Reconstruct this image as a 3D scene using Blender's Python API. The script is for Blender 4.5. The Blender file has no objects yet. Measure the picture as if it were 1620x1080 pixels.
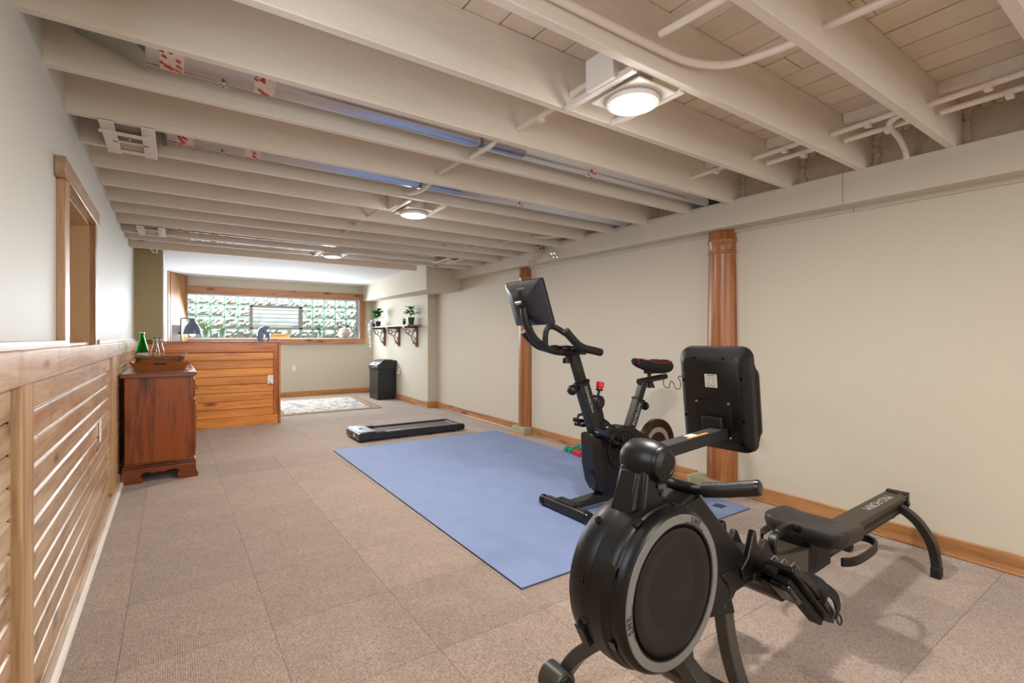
import bpy, math, random
from mathutils import Vector, Matrix, noise
PI = math.pi
random.seed(7)
sc = bpy.context.scene
col = sc.collection

# ------------------------------------------------------------------ camera, world, lights, exposure
cam = bpy.data.cameras.new('camera'); camo = bpy.data.objects.new('camera', cam); col.objects.link(camo)
cam.sensor_width = 36; cam.lens = 778/1620*36; cam.shift_y = -5/1620
camo.location = (0, 0, 1.12); camo.rotation_euler = (PI/2, 0, -math.atan(538/778))
cam.clip_start = .02
sc.camera = camo
sc.view_settings.view_transform = 'Standard'; sc.view_settings.look = 'None'
sc.view_settings.gamma = 1; sc.view_settings.use_curve_mapping = False
sc.view_settings.exposure = 0.27
world = bpy.data.worlds.new('sky'); sc.world = world; world.use_nodes = True
wn = world.node_tree.nodes; wn.clear()
wbg = wn.new('ShaderNodeBackground'); wout = wn.new('ShaderNodeOutputWorld')
wbg.inputs[0].default_value = (.90, .96, 1.0, 1); wbg.inputs[1].default_value = 1.5
world.node_tree.links.new(wbg.outputs[0], wout.inputs[0])

def lin(c): return tuple(((v/255)/12.92 if v/255 <= .04045 else ((v/255+.055)/1.055)**2.4) for v in c)
def light(name, kind, loc, rot, power, color, **kw):
    l = bpy.data.lights.new(name, kind); l.energy = power; l.color = color
    for k, v in kw.items(): setattr(l, k, v)
    o = bpy.data.objects.new(name, l); o.location = loc; o.rotation_euler = rot; col.objects.link(o); return o
LAMPS = [(1.45, 1.28), (1.45, 3.355), (1.45, 5.56), (1.45, -.80), (1.45, -2.6)]
for i, (x, y) in enumerate(LAMPS):
    light('ceiling_lamp_light', 'AREA', (x, y, 2.004), (0, 0, 0), (25 if i == 0 else 29), (1.0, .95, .89), shape='DISK', size=.13)
    light('ceiling_lamp_glow', 'POINT', (x, y, 1.94), (0, 0, 0), 1.6, (1.0, .95, .90), shadow_soft_size=.06)
light('alcove_lamp_light', 'POINT', (1.68, 8.95, 2.08), (0, 0, 0), 5, (1, .94, .86), shadow_soft_size=.07)
# daylight that falls in through the glass block window
light('window_daylight', 'AREA', (1.65, 10.03, 1.5), (-PI/2+.42, 0, 0), 96, (.84, .92, 1.0), shape='RECTANGLE', size=2.8, size_y=.75)
# soft cool light added out of view at left, for bluish left-facing sides
light('side_fill', 'AREA', (-.26, .93, 1.62), (0, -PI/2+.25, 0), 9, (.80, .89, 1.0), shape='RECTANGLE', size=.7, size_y=.5)
# fill light added out of view behind the camera to lift the ambient level
light('rear_fill', 'AREA', (1.5, -3.4, 1.25), (PI/2, 0, 0), 34, (.93, .95, 1.0), shape='RECTANGLE', size=3.0, size_y=1.6)

# ------------------------------------------------------------------ materials
def newmat(name):
    m = bpy.data.materials.new(name); m.use_nodes = True
    nt = m.node_tree; nt.nodes.clear()
    o = nt.nodes.new('ShaderNodeOutputMaterial'); b = nt.nodes.new('ShaderNodeBsdfPrincipled')
    nt.links.new(b.outputs[0], o.inputs[0]); return m, nt, b
def N(nt, t, **kw):
    n = nt.nodes.new(t)
    for k, v in kw.items():
        if k in n.inputs.keys(): n.inputs[k].default_value = v
        else: setattr(n, k, v)
    return n
def plain(name, c, rough=.6, metal=0, spec=.5, var=.06, vs=6, bump=0, bs=60, coat=0, emit=None, es=0, vary=0):
    m, nt, b = newmat(name); L = nt.links.new
    tc = N(nt, 'ShaderNodeTexCoord')
    n = N(nt, 'ShaderNodeTexNoise'); n.inputs['Scale'].default_value = vs; n.inputs['Detail'].default_value = 4
    L(tc.outputs['Object'], n.inputs['Vector'])
    mx = N(nt, 'ShaderNodeMix', data_type='RGBA'); l = lin(c)
    mx.inputs[6].default_value = (*[v*(1-var) for v in l], 1); mx.inputs[7].default_value = (*[min(1, v*(1+var)) for v in l], 1)
    L(n.outputs[0], mx.inputs[0])
    src = mx.outputs[2]
    if vary:
        oi = N(nt, 'ShaderNodeObjectInfo'); mr = N(nt, 'ShaderNodeMapRange')
        mr.inputs[3].default_value = 1-vary; mr.inputs[4].default_value = 1+vary
        L(oi.outputs['Random'], mr.inputs[0]); hs = N(nt, 'ShaderNodeHueSaturation')
        L(mr.outputs[0], hs.inputs['Value']); L(src, hs.inputs['Color']); src = hs.outputs[0]
    L(src, b.inputs['Base Color'])
    b.inputs['Roughness'].default_value = rough; b.inputs['Metallic'].default_value = metal
    b.inputs['Specular IOR Level'].default_value = spec; b.inputs['Coat Weight'].default_value = coat
    if emit: b.inputs['Emission Color'].default_value = (*lin(emit), 1); b.inputs['Emission Strength'].default_value = es
    if bump:
        n2 = N(nt, 'ShaderNodeTexNoise'); n2.inputs['Scale'].default_value = bs; n2.inputs['Detail'].default_value = 3
        L(tc.outputs['Object'], n2.inputs['Vector'])
        bp = N(nt, 'ShaderNodeBump'); bp.inputs['Strength'].default_value = bump; bp.inputs['Distance'].default_value = .01
        L(n2.outputs[0], bp.inputs['Height']); L(bp.outputs[0], b.inputs['Normal'])
    return m
def wood(name, light_c, dark_c, axis='x', rough=.45, *args, cross=0, **kw):
    m = _wood(name, light_c, dark_c, axis, rough, *args, **kw)
    if cross:
        nt = m.node_tree; L = nt.links.new; b = next(n for n in nt.nodes if n.type == 'BSDF_PRINCIPLED'); src = b.inputs['Base Color'].links[0].from_socket
        tc = N(nt, 'ShaderNodeTexCoord'); oi = N(nt, 'ShaderNodeObjectInfo'); mul = N(nt, 'ShaderNodeMath', operation='MULTIPLY'); mul.inputs[1].default_value = 19; L(oi.outputs['Random'], mul.inputs[0])
        ad = N(nt, 'ShaderNodeVectorMath', operation='ADD'); L(tc.outputs['Object'], ad.inputs[0]); cb = N(nt, 'ShaderNodeCombineXYZ')
        for i in range(3): L(mul.outputs[0], cb.inputs[i])
        L(cb.outputs[0], ad.inputs[1]); mp = N(nt, 'ShaderNodeMapping'); mp.inputs['Scale'].default_value = (3, 9, 2.2); L(ad.outputs[0], mp.inputs[0])
        n = N(nt, 'ShaderNodeTexNoise'); n.inputs['Scale'].default_value = 1; n.inputs['Detail'].default_value = 4; n.inputs['Distortion'].default_value = .6; L(mp.outputs[0], n.inputs['Vector'])
        mr = N(nt, 'ShaderNodeMapRange'); mr.inputs[1].default_value = .56; mr.inputs[2].default_value = .72; mr.inputs[3].default_value = 0; mr.inputs[4].default_value = cross; L(n.outputs[0], mr.inputs[0])
        mx = N(nt, 'ShaderNodeMix', data_type='RGBA'); L(mr.outputs[0], mx.inputs[0]); L(src, mx.inputs[6]); mx.inputs[7].default_value = (*lin((118, 88, 66)), 1); L(mx.outputs[2], b.inputs['Base Color'])
    return m
def _wood(name, light_c, dark_c, axis='x', rough=.45, grain=14, knots=.05, knot_c=None, streak=.5, vary=.08, spec=.5, coat=0, bump=.15, kd=3.0):
    """procedural timber, grain along the given object axis; every piece gets its own offset"""
    m, nt, b = newmat(name); L = nt.links.new
    tc = N(nt, 'ShaderNodeTexCoord'); oi = N(nt, 'ShaderNodeObjectInfo')
    mul = N(nt, 'ShaderNodeMath', operation='MULTIPLY'); mul.inputs[1].default_value = 37.0; L(oi.outputs['Random'], mul.inputs[0])
    comb = N(nt, 'ShaderNodeCombineXYZ')
    for i in range(3): L(mul.outputs[0], comb.inputs[i])
    add = N(nt, 'ShaderNodeVectorMath', operation='ADD'); L(tc.outputs['Object'], add.inputs[0]); L(comb.outputs[0], add.inputs[1])
    def mapped(s_al, s_ac):
        mp = N(nt, 'ShaderNodeMapping'); mp.inputs['Scale'].default_value = tuple(s_al if 'xyz'[i] == axis else s_ac for i in range(3))
        L(add.outputs[0], mp.inputs[0]); return mp.outputs[0]
    n1 = N(nt, 'ShaderNodeTexNoise'); n1.inputs['Scale'].default_value = 1; n1.inputs['Detail'].default_value = 5; n1.inputs['Distortion'].default_value = .8
    L(mapped(1.2, grain), n1.inputs['Vector'])
    n2 = N(nt, 'ShaderNodeTexNoise'); n2.inputs['Scale'].default_value = 1; n2.inputs['Detail'].default_value = 3
    L(mapped(6, grain*9), n2.inputs['Vector'])
    mixf = N(nt, 'ShaderNodeMix', data_type='FLOAT'); mixf.inputs[0].default_value = .3; L(n1.outputs[0], mixf.inputs[2]); L(n2.outputs[0], mixf.inputs[3])
    cr = N(nt, 'ShaderNodeValToRGB'); e = cr.color_ramp.elements
    e[0].position = .36; e[0].color = (*lin(dark_c), 1); e[1].position = .36+.34*(1.2-streak); e[1].color = (*lin(light_c), 1)
    L(mixf.outputs[0], cr.inputs[0]); src = cr.outputs[0]
    if knots:
        v = N(nt, 'ShaderNodeTexVoronoi'); v.inputs['Scale'].default_value = 1; L(mapped(kd, kd*3.2), v.inputs['Vector'])
        mr = N(nt, 'ShaderNodeMapRange'); mr.inputs[1].default_value = knots*.8; mr.inputs[2].default_value = knots*3
        mr.inputs[3].default_value = 1; mr.inputs[4].default_value = 0; L(v.outputs[0], mr.inputs[0])
        mx = N(nt, 'ShaderNodeMix', data_type='RGBA'); L(mr.outputs[0], mx.inputs[0]); L(src, mx.inputs[6])
        mx.inputs[7].default_value = (*lin(knot_c or tuple(x*.55 for x in dark_c)), 1); src = mx.outputs[2]
    mr2 = N(nt, 'ShaderNodeMapRange'); mr2.inputs[3].default_value = 1-vary; mr2.inputs[4].default_value = 1+vary
    L(oi.outputs['Random'], mr2.inputs[0]); hs = N(nt, 'ShaderNodeHueSaturation'); L(mr2.outputs[0], hs.inputs['Value']); L(src, hs.inputs['Color'])
    L(hs.outputs[0], b.inputs['Base Color']); b.inputs['Roughness'].default_value = rough; b.inputs['Specular IOR Level'].default_value = spec
    b.inputs['Coat Weight'].default_value = coat; b.inputs['Coat Roughness'].default_value = .2
    if bump:
        bp = N(nt, 'ShaderNodeBump'); bp.inputs['Strength'].default_value = bump; bp.inputs['Distance'].default_value = .004
        L(mixf.outputs[0], bp.inputs['Height']); L(bp.outputs[0], b.inputs['Normal'])
    return m
def glass(name, c, rough=.02, ior=1.45, bump=0, bs=10, dist=.02):
    m, nt, b = newmat(name); b.inputs['Base Color'].default_value = (*lin(c), 1); b.inputs['Transmission Weight'].default_value = 1
    b.inputs['Roughness'].default_value = rough; b.inputs['IOR'].default_value = ior
    if bump:
        L = nt.links.new; tc = N(nt, 'ShaderNodeTexCoord'); oi = N(nt, 'ShaderNodeObjectInfo')
        mul = N(nt, 'ShaderNodeMath', operation='MULTIPLY'); mul.inputs[1].default_value = 23; L(oi.outputs['Random'], mul.inputs[0])
        cb = N(nt, 'ShaderNodeCombineXYZ'); L(mul.outputs[0], cb.inputs[0]); L(mul.outputs[0], cb.inputs[2])
        ad = N(nt, 'ShaderNodeVectorMath', operation='ADD'); L(tc.outputs['Object'], ad.inputs[0]); L(cb.outputs[0], ad.inputs[1])
        w = N(nt, 'ShaderNodeTexVoronoi', feature='F1'); w.inputs['Scale'].default_value = bs; L(ad.outputs[0], w.inputs['Vector'])
        bp = N(nt, 'ShaderNodeBump'); bp.inputs['Strength'].default_value = bump; bp.inputs['Distance'].default_value = dist
        L(w.outputs[0], bp.inputs['Height']); L(bp.outputs[0], b.inputs['Normal'])
    return m
M = {}
M['wall'] = plain('cream_wall_paint', (201, 193, 176), .75, var=.02, vs=2, bump=.05, bs=180)
M['wall_left'] = plain('grey_white_wall_paint', (212, 212, 205), .55, var=.02, vs=2, bump=.05, bs=120)
M['olive'] = plain('olive_wall_paint', (176, 160, 122), .8, var=.02)
M['white'] = plain('white_ceiling_paint', (218, 221, 222), .8, var=.01)
M['joist'] = wood('painted_joist', (230, 221, 208), (220, 210, 195), 'x', .6, 9, .022, (140, 118, 96), .3, .03, bump=.3, kd=1.3)
M['deck'] = wood('painted_deck_board', (230, 216, 199), (218, 202, 184), 'y', .6, 9, .02, (150, 110, 84), .3, .05, bump=.3, kd=1.1)
M['dark_gap'] = plain('dark_gap', (26, 18, 13), .9)
M['foam'] = plain('painted_foam', (196, 178, 158), .7, var=.1, vs=20, bump=.5, bs=40)
M['cable'] = plain('painted_cable', (226, 214, 200), .5, var=.03)
M['white_metal'] = plain('white_painted_metal', (228, 222, 214), .45, var=.03)
M['duct'] = plain('bare_duct_metal', (196, 200, 212), .24, 1, var=.08, vs=3, bump=.06, bs=8)
M['galv'] = plain('galvanised_sheet', (168, 170, 160), .45, .8, var=.15, vs=25)
M['foil'] = plain('foil_tape', (226, 214, 208), .35, .7, var=.1, vs=30, bump=.3, bs=40)
M['red_ink'] = plain('red_ink', (190, 60, 58), .6)
M['pine'] = wood('wainscot_pine', (208, 180, 150), (160, 122, 90), 'y', .30, 15, .07, (112, 74, 50), .5, .06, coat=.35, cross=.45)
M['pine_z'] = wood('wainscot_pine_upright', (206, 170, 130), (164, 120, 78), 'z', .35, 16, .03, (110, 70, 44), .5, .05, coat=.2)
M['case_z'] = wood('opening_casing', (196, 156, 116), (150, 108, 72), 'z', .35, 16, .02, (96, 60, 38), .5, .05, coat=.3)
M['ply'] = wood('plywood_lining', (200, 168, 128), (158, 122, 84), 'z', .45, 5, .0, None, .9, .03)
M['cab_ply'] = wood('cabinet_panel', (176, 132, 88), (142, 100, 62), 'z', .5, 6, .0, None, .7, .03)
M['bar'] = wood('bar_pine', (226, 150, 70), (190, 108, 44), 'x', .32, 15, .075, (122, 50, 20), .62, .1, coat=.25, kd=2.2)
M['bar_trim'] = wood('bar_trim_pine', (214, 130, 58), (172, 92, 36), 'x', .3, 15, .04, (72, 32, 16), .5, .05, coat=.4)
M['bar_trim_z'] = wood('bar_trim_upright', (196, 114, 48), (148, 76, 30), 'z', .3, 15, .04, (72, 32, 16), .5, .05, coat=.4)
M['bar_top'] = wood('bar_top_wood', (168, 108, 80), (128, 74, 50), 'x', .4, 12, .0, None, .4, .03, coat=0, bump=0)
M['base_y'] = wood('baseboard_pine', (222, 168, 110), (186, 126, 72), 'y', .35, 18, .05, (104, 58, 30), .5, .05, coat=.2, kd=2.2)
M['base_x'] = wood('baseboard_pine_cross', (198, 142, 84), (156, 102, 54), 'x', .35, 18, .04, (104, 58, 30), .5, .05, coat=.2)
M['window_trim'] = wood('window_trim_pine', (190, 138, 102), (160, 108, 76), 'x', .4, 16, .10, (90, 50, 34), .4, .04)
M['window_trim_z'] = wood('window_trim_pine_upright', (178, 118, 76), (146, 90, 56), 'z', .4, 16, .04, (90, 50, 34), .4, .04)
M['column'] = wood('column_wood', (168, 108, 62), (126, 74, 38), 'z', .35, 30, 0, None, .55, .05, coat=.08, bump=.2)
M['plinth'] = plain('green_painted_concrete', (166, 162, 128), .7, var=.12, vs=14, bump=.4, bs=25)
M['dresser'] = wood('dresser_cherry', (148, 72, 18), (76, 32, 8), 'z', .3, 6, 0, None, .75, .03, coat=.12)
M['dresser_x'] = wood('dresser_cherry_rail', (126, 60, 26), (68, 29, 13), 'x', .24, 9, 0, None, .6, .03, coat=.4)
M['brass'] = plain('dark_brass', (92, 74, 52), .35, 1)
M['tray'] = wood('tray_wood', (190, 124, 72), (148, 86, 46), 'x', .35, 10, 0, None, .5, .03)
M['wicker'] = plain('wicker', (142, 92, 56), .7, var=.35, vs=70, bump=.8, bs=90)
M['mat'] = plain('blue_foam_mat', (122, 138, 176), .75, var=.11, vs=5, bump=.35, bs=260)
M['mat_edge'] = plain('dark_mat_edge', (54, 62, 82), .8)
M['slot_dark'] = plain('dark_hole', (6, 6, 6), .9, spec=.1)
M['screen_shell'] = plain('dark_grey_shell', (44, 48, 56), .32, var=.05)
M['black'] = plain('black_plastic', (13, 12, 11), .38, spec=.4, var=.1, vs=12, bump=.06, bs=300)
M['black_gloss'] = plain('glossy_black_plastic', (22, 21, 22), .16, var=.05)
M['black_matte'] = plain('matte_black', (13, 12, 12), .6, var=.1, vs=30)
M['steel_dark'] = plain('dark_grey_powder_coat', (38, 36, 33), .36, .3, var=.05)
M['rail'] = plain('grey_green_rail', (66, 62, 52), .42, .3, var=.04)
M['leg_grey'] = plain('silver_grey_coat', (76, 74, 71), .34, .5, var=.04)
M['ring'] = plain('grey_ring_plastic', (126, 126, 122), .35, .25, var=.05)
M['fabric'] = plain('black_webbing', (24, 23, 24), .9, var=.2, vs=90, bump=.6, bs=300)
M['slot_grey'] = plain('duct_interior', (128, 120, 110), .6)
M['rubber'] = plain('rubber', (20, 20, 20), .6)
M['chrome'] = plain('chrome', (210, 210, 210), .12, 1)
M['print'] = plain('pale_print', (176, 176, 170), .5)
M['print_dark'] = plain('dark_print', (58, 58, 56), .5)
M['sticker'] = plain('white_sticker', (222, 218, 208), .5, var=.04)
M['orange'] = plain('orange_sticker', (226, 130, 40), .5)
M['red'] = plain('red_plastic', (206, 30, 34), .3, var=.06)
M['red_vinyl'] = plain('red_vinyl', (200, 38, 56), .4)
M['green_vinyl'] = plain('green_vinyl', (22, 140, 112), .4)
M['blue_vinyl'] = plain('blue_vinyl', (40, 120, 200), .4)
M['flywheel'] = plain('dark_flywheel_metal', (74, 62, 52), .22, .8)
M['flywheel_band'] = plain('grey_flywheel_band', (150, 146, 140), .35, .3)
M['screen'] = plain('dark_screen', (14, 15, 18), .08)
M['printer'] = plain('printer_black', (40, 42, 46), .35, var=.05)
M['cabinet'] = plain('charcoal_metal', (44, 44, 47), .32, .2, var=.03)
M['panel_silver'] = plain('pale_panel', (188, 196, 206), .3)
M['plate'] = plain('white_outlet_plastic', (232, 228, 224), .35, var=.02)
M['slot'] = plain('dark_slot', (70, 64, 60), .6)
M['treadmill'] = plain('treadmill_plastic', (38, 42, 50), .25, var=.05)
M['belt'] = plain('treadmill_belt', (92, 82, 80), .65, var=.06, vs=40, bump=.2, bs=200)
M['tread_top'] = plain('treadmill_hood', (160, 172, 186), .25, .2, var=.04)
M['fabric_pad'] = plain('black_vinyl_pad', (32, 29, 28), .45, var=.05, bump=.08, bs=120)
M['leaf'] = plain('plant_leaf', (60, 130, 66), .45, var=.35, vs=30)
M['leaf_pale'] = plain('pale_plant_leaf', (150, 176, 120), .5, var=.3, vs=30)
M['leaf_silver'] = plain('silver_plant_leaf', (226, 230, 226), .6, var=.2, vs=30)
M['leaf_purple'] = plain('purple_grey_leaf', (150, 150, 162), .6, var=.4, vs=30)
M['leaf_gold'] = plain('yellow_leaf', (180, 158, 60), .5, var=.2)
M['soil'] = plain('potting_soil', (54, 40, 30), .95, var=.3, vs=60, bump=.6, bs=80)
M['pot_green'] = plain('sage_glazed_pot', (98, 122, 108), .3, var=.05)
M['pot_dark_green'] = plain('dark_green_glazed_pot', (58, 76, 54), .25, var=.1, vs=10)
M['pot_black'] = plain('black_plastic_pot', (40, 44, 48), .4)
M['pot_cream'] = plain('cream_clay_pot', (186, 174, 158), .6, var=.04, bump=.1, bs=40)
M['shelf_board'] = plain('shelf_board_paint', (136, 122, 96), .35, var=.05)
M['bracket'] = wood('bracket_wood', (150, 98, 70), (114, 70, 48), 'z', .45, 14, 0, None, .4, .03)
M['fret'] = plain('grey_green_fretwork', (150, 148, 130), .6, var=.1)
M['lamp_shade'] = plain('slate_lamp_enamel', (98, 114, 134), .35, .2)
M['sculpture'] = plain('blue_glaze', (58, 96, 128), .18, var=.15, vs=9)
M['bulb'] = plain('lit_bulb', (255, 240, 214), .4, emit=(255, 238, 205), es=14)
M['led'] = plain('lit_led_disc', (255, 250, 240), .4, emit=(255, 244, 226), es=16)
M['mortar'] = glass('translucent_green_mortar', (206, 236, 216), .9, 1.1)
M['alu'] = plain('grey_window_metal', (150, 148, 146), .4, .5)
M['block_glass'] = glass('wavy_block_glass', (236, 246, 240), .02, 1.45)
M['pane_glass'] = glass('ribbed_pane_glass', (240, 248, 248), .25, 1.3)
M['green_glass'] = glass('green_bottle_glass', (70, 205, 105), .02, 1.3)
M['clear_glass'] = glass('clear_bottle_glass', (240, 246, 244), .02, 1.4)
M['plastic_clear'] = glass('clear_hanger_plastic', (252, 252, 250), .04, 1.15)
M['label'] = plain('bottle_label', (206, 208, 190), .6, var=.1, vs=30)
M['outside_wall'] = plain('garden_stone', (128, 112, 100), .9, var=.5, vs=9)
M['outside_leaf'] = plain('garden_leaf', (120, 160, 76), .6, var=.5, vs=12)
# carpet tile: fine ribs, speckle, small tone change from tile to tile
def carpet():
    m, nt, b = newmat('carpet_tile'); L = nt.links.new
    tc = N(nt, 'ShaderNodeTexCoord'); oi = N(nt, 'ShaderNodeObjectInfo')
    n = N(nt, 'ShaderNodeTexNoise'); n.inputs['Scale'].default_value = 190; n.inputs['Detail'].default_value = 3; L(tc.outputs['Object'], n.inputs['Vector'])
    n3 = N(nt, 'ShaderNodeTexNoise'); n3.inputs['Scale'].default_value = 5; n3.inputs['Detail'].default_value = 4; L(tc.outputs['Object'], n3.inputs['Vector'])
    cr = N(nt, 'ShaderNodeValToRGB'); e = cr.color_ramp.elements
    e[0].position = .3; e[0].color = (*lin((120, 99, 84)), 1); e[1].position = .72; e[1].color = (*lin((182, 161, 145)), 1)
    L(n.outputs[0], cr.inputs[0])
    mr = N(nt, 'ShaderNodeMapRange'); mr.inputs[3].default_value = .87; mr.inputs[4].default_value = 1.08; L(oi.outputs['Random'], mr.inputs[0])
    mr3 = N(nt, 'ShaderNodeMapRange'); mr3.inputs[1].default_value = .3; mr3.inputs[2].default_value = .7; mr3.inputs[3].default_value = .93; mr3.inputs[4].default_value = 1.06; L(n3.outputs[0], mr3.inputs[0])
    mu = N(nt, 'ShaderNodeMath', operation='MULTIPLY'); L(mr.outputs[0], mu.inputs[0]); L(mr3.outputs[0], mu.inputs[1])
    hs = N(nt, 'ShaderNodeHueSaturation'); L(mu.outputs[0], hs.inputs['Value']); L(cr.outputs[0], hs.inputs['Color'])
    L(hs.outputs[0], b.inputs['Base Color']); b.inputs['Roughness'].default_value = .95; b.inputs['Specular IOR Level'].default_value = .25
    b.inputs['Sheen Weight'].default_value = .3
    w = N(nt, 'ShaderNodeTexWave'); w.inputs['Scale'].default_value = 45; w.inputs['Distortion'].default_value = 1.2; L(tc.outputs['Object'], w.inputs['Vector'])
    ad = N(nt, 'ShaderNodeMath', operation='ADD'); L(w.outputs[1], ad.inputs[0]); L(n.outputs[0], ad.inputs[1])
    bp = N(nt, 'ShaderNodeBump'); bp.inputs['Strength'].default_value = .5; bp.inputs['Distance'].default_value = .004
    L(ad.outputs[0], bp.inputs['Height']); L(bp.outputs[0], b.inputs['Normal']); return m
M['carpet'] = carpet()
def rugmat():
    m, nt, b = newmat('faded_rug'); L = nt.links.new
    tc = N(nt, 'ShaderNodeTexCoord')
    n = N(nt, 'ShaderNodeTexNoise'); n.inputs['Scale'].default_value = 7; n.inputs['Detail'].default_value = 8; n.inputs['Distortion'].default_value = 1.5; L(tc.outputs['Object'], n.inputs['Vector'])
    v = N(nt, 'ShaderNodeTexVoronoi'); v.inputs['Scale'].default_value = 9; L(tc.outputs['Object'], v.inputs['Vector'])
    mu = N(nt, 'ShaderNodeMath', operation='MULTIPLY'); L(n.outputs[0], mu.inputs[0]); mu.inputs[1].default_value = 1.0
    cr = N(nt, 'ShaderNodeValToRGB'); e = cr.color_ramp.elements
    e[0].position = .36; e[0].color = (*lin((120, 120, 124)), 1); e[1].position = .56; e[1].color = (*lin((200, 192, 178)), 1)
    L(mu.outputs[0], cr.inputs[0]); L(cr.outputs[0], b.inputs['Base Color']); b.inputs['Roughness'].default_value = .95; return m
M['rug'] = rugmat()
M['rug_border'] = plain('rug_border', (150, 130, 104), .95, var=.5, vs=40)
M['rug_edge'] = plain('rug_binding', (122, 84, 70), .95, var=.2, vs=30)

# ------------------------------------------------------------------ geometry helpers
class MB:
    def __init__(s): s.v = []; s.f = []; s.M = Matrix.Identity(4)
    def at(s, loc=(0, 0, 0), rot=(0, 0, 0)):
        from mathutils import Euler
        s.M = Matrix.Translation(loc) @ Euler(rot).to_matrix().to_4x4(); return s
    def add(s, vs, fs):
        n = len(s.v); s.v += [tuple(s.M @ Vector(p)) for p in vs]; s.f += [tuple(i+n for i in f) for f in fs]; return s
    def box(s, x0, x1, y0, y1, z0, z1):
        return s.add([(x0,y0,z0),(x1,y0,z0),(x1,y1,z0),(x0,y1,z0),(x0,y0,z1),(x1,y0,z1),(x1,y1,z1),(x0,y1,z1)],
                     [(0,3,2,1),(4,5,6,7),(0,1,5,4),(1,2,6,5),(2,3,7,6),(3,0,4,7)])
    def prism(s, pts, axis, a, b):
        def P(p, t): return {'x': (t, p[0], p[1]), 'y': (p[0], t, p[1]), 'z': (p[0], p[1], t)}[axis]
        n = len(pts)
        return s.add([P(p, a) for p in pts]+[P(p, b) for p in pts],
                     [tuple(range(n))[::-1], tuple(range(n, 2*n))]+[(i, (i+1) % n, n+(i+1) % n, n+i) for i in range(n)])
    def loft(s, rings, caps=True, closed=False):
        n = len(rings[0]); vs = [p for r in rings for p in r]; fs = []
        k = len(rings)
        for j in range(k if closed else k-1):
            j2 = (j+1) % k
            for i in range(n): fs.append((j*n+i, j*n+(i+1) % n, j2*n+(i+1) % n, j2*n+i))
        if caps and not closed: fs.append(tuple(range(n))[::-1]); fs.append(tuple(range((k-1)*n, k*n)))
        return s.add(vs, fs)
    def lathe(s, prof, n=32, axis='z', c=(0, 0, 0), cap=True):
        rings = []
        for r, h in prof:
            ring = []
            for i in range(n):
                a = 2*PI*i/n; p = (r*math.cos(a), r*math.sin(a))
                ring.append({'z': (c[0]+p[0], c[1]+p[1], c[2]+h), 'y': (c[0]+p[0], c[1]+h, c[2]+p[1]), 'x': (c[0]+h, c[1]+p[0], c[2]+p[1])}[axis])
            rings.append(ring)
        return s.loft(rings, cap)
    def tube(s, path, r=.01, n=10, rect=None, up=(0, 0, 1), closed=False):
        P = [Vector(p) for p in path]; rings = []; K = len(P)
        nrm = None
        for i in range(K):
            if closed: t = (P[(i+1) % K]-P[i-1]).normalized()
            else: t = (P[min(i+1, K-1)]-P[max(i-1, 0)]).normalized()
            if rect or nrm is None:
                u = Vector(up)
                if abs(t.dot(u)) > .97: u = Vector((1, 0, 0)) if abs(t.x) < .9 else Vector((0, 1, 0))
                nrm = (u - t*t.dot(u)).normalized()
            else: nrm = (nrm - t*t.dot(nrm)).normalized()
            b = t.cross(nrm)
            rr = r[i] if isinstance(r, (list, tuple)) else r
            if rect:
                w, h = rect if not isinstance(rect[0], (list, tuple)) else rect[i]
                rings.append([P[i]+b*a*w/2+nrm*c*h/2 for a, c in ((-1,-1),(1,-1),(1,1),(-1,1))])
            else: rings.append([P[i]+(b*math.cos(2*PI*j/n)+nrm*math.sin(2*PI*j/n))*rr for j in range(n)])
        return s.loft(rings, True, closed)
    def sphere(s, c, r, n=16, m=10, sc=(1, 1, 1)):
        return s.add(*_sph(c, r, n, m, sc))
def _sph(c, r, n, m, sc):
    vs = [(c[0], c[1], c[2]-r*sc[2])]; fs = []
    for j in range(1, m):
        t = -PI/2+PI*j/m
        for i in range(n):
            a = 2*PI*i/n; vs.append((c[0]+r*sc[0]*math.cos(t)*math.cos(a), c[1]+r*sc[1]*math.cos(t)*math.sin(a), c[2]+r*sc[2]*math.sin(t)))
    vs.append((c[0], c[1], c[2]+r*sc[2])); T = len(vs)-1
    for i in range(n): fs.append((0, 1+(i+1) % n, 1+i)); fs.append((T, T-n+i, T-n+(i+1) % n))
    for j in range(m-2):
        for i in range(n): fs.append((1+j*n+i, 1+j*n+(i+1) % n, 1+(j+1)*n+(i+1) % n, 1+(j+1)*n+i))
    return vs, fs
def smooth_path(pts, k=6):
    P = [Vector(p) for p in pts]; out = []
    for i in range(len(P)-1):
        a, b, c, d = P[max(i-1, 0)], P[i], P[i+1], P[min(i+2, len(P)-1)]
        for j in range(k):
            t = j/k; out.append(.5*((2*b)+(c-a)*t+(2*a-5*b+4*c-d)*t*t+(3*b-a-3*c+d)*t**3))
    out.append(P[-1]); return out
def rrect(w, h, r, n=5):
    out = []
    for cx, cy, a0 in ((w/2-r, h/2-r, 0), (-w/2+r, h/2-r, PI/2), (-w/2+r, -h/2+r, PI), (w/2-r, -h/2+r, 1.5*PI)):
        for i in range(n+1): a = a0+PI/2*i/n; out.append((cx+r*math.cos(a), cy+r*math.sin(a)))
    return out
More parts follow.
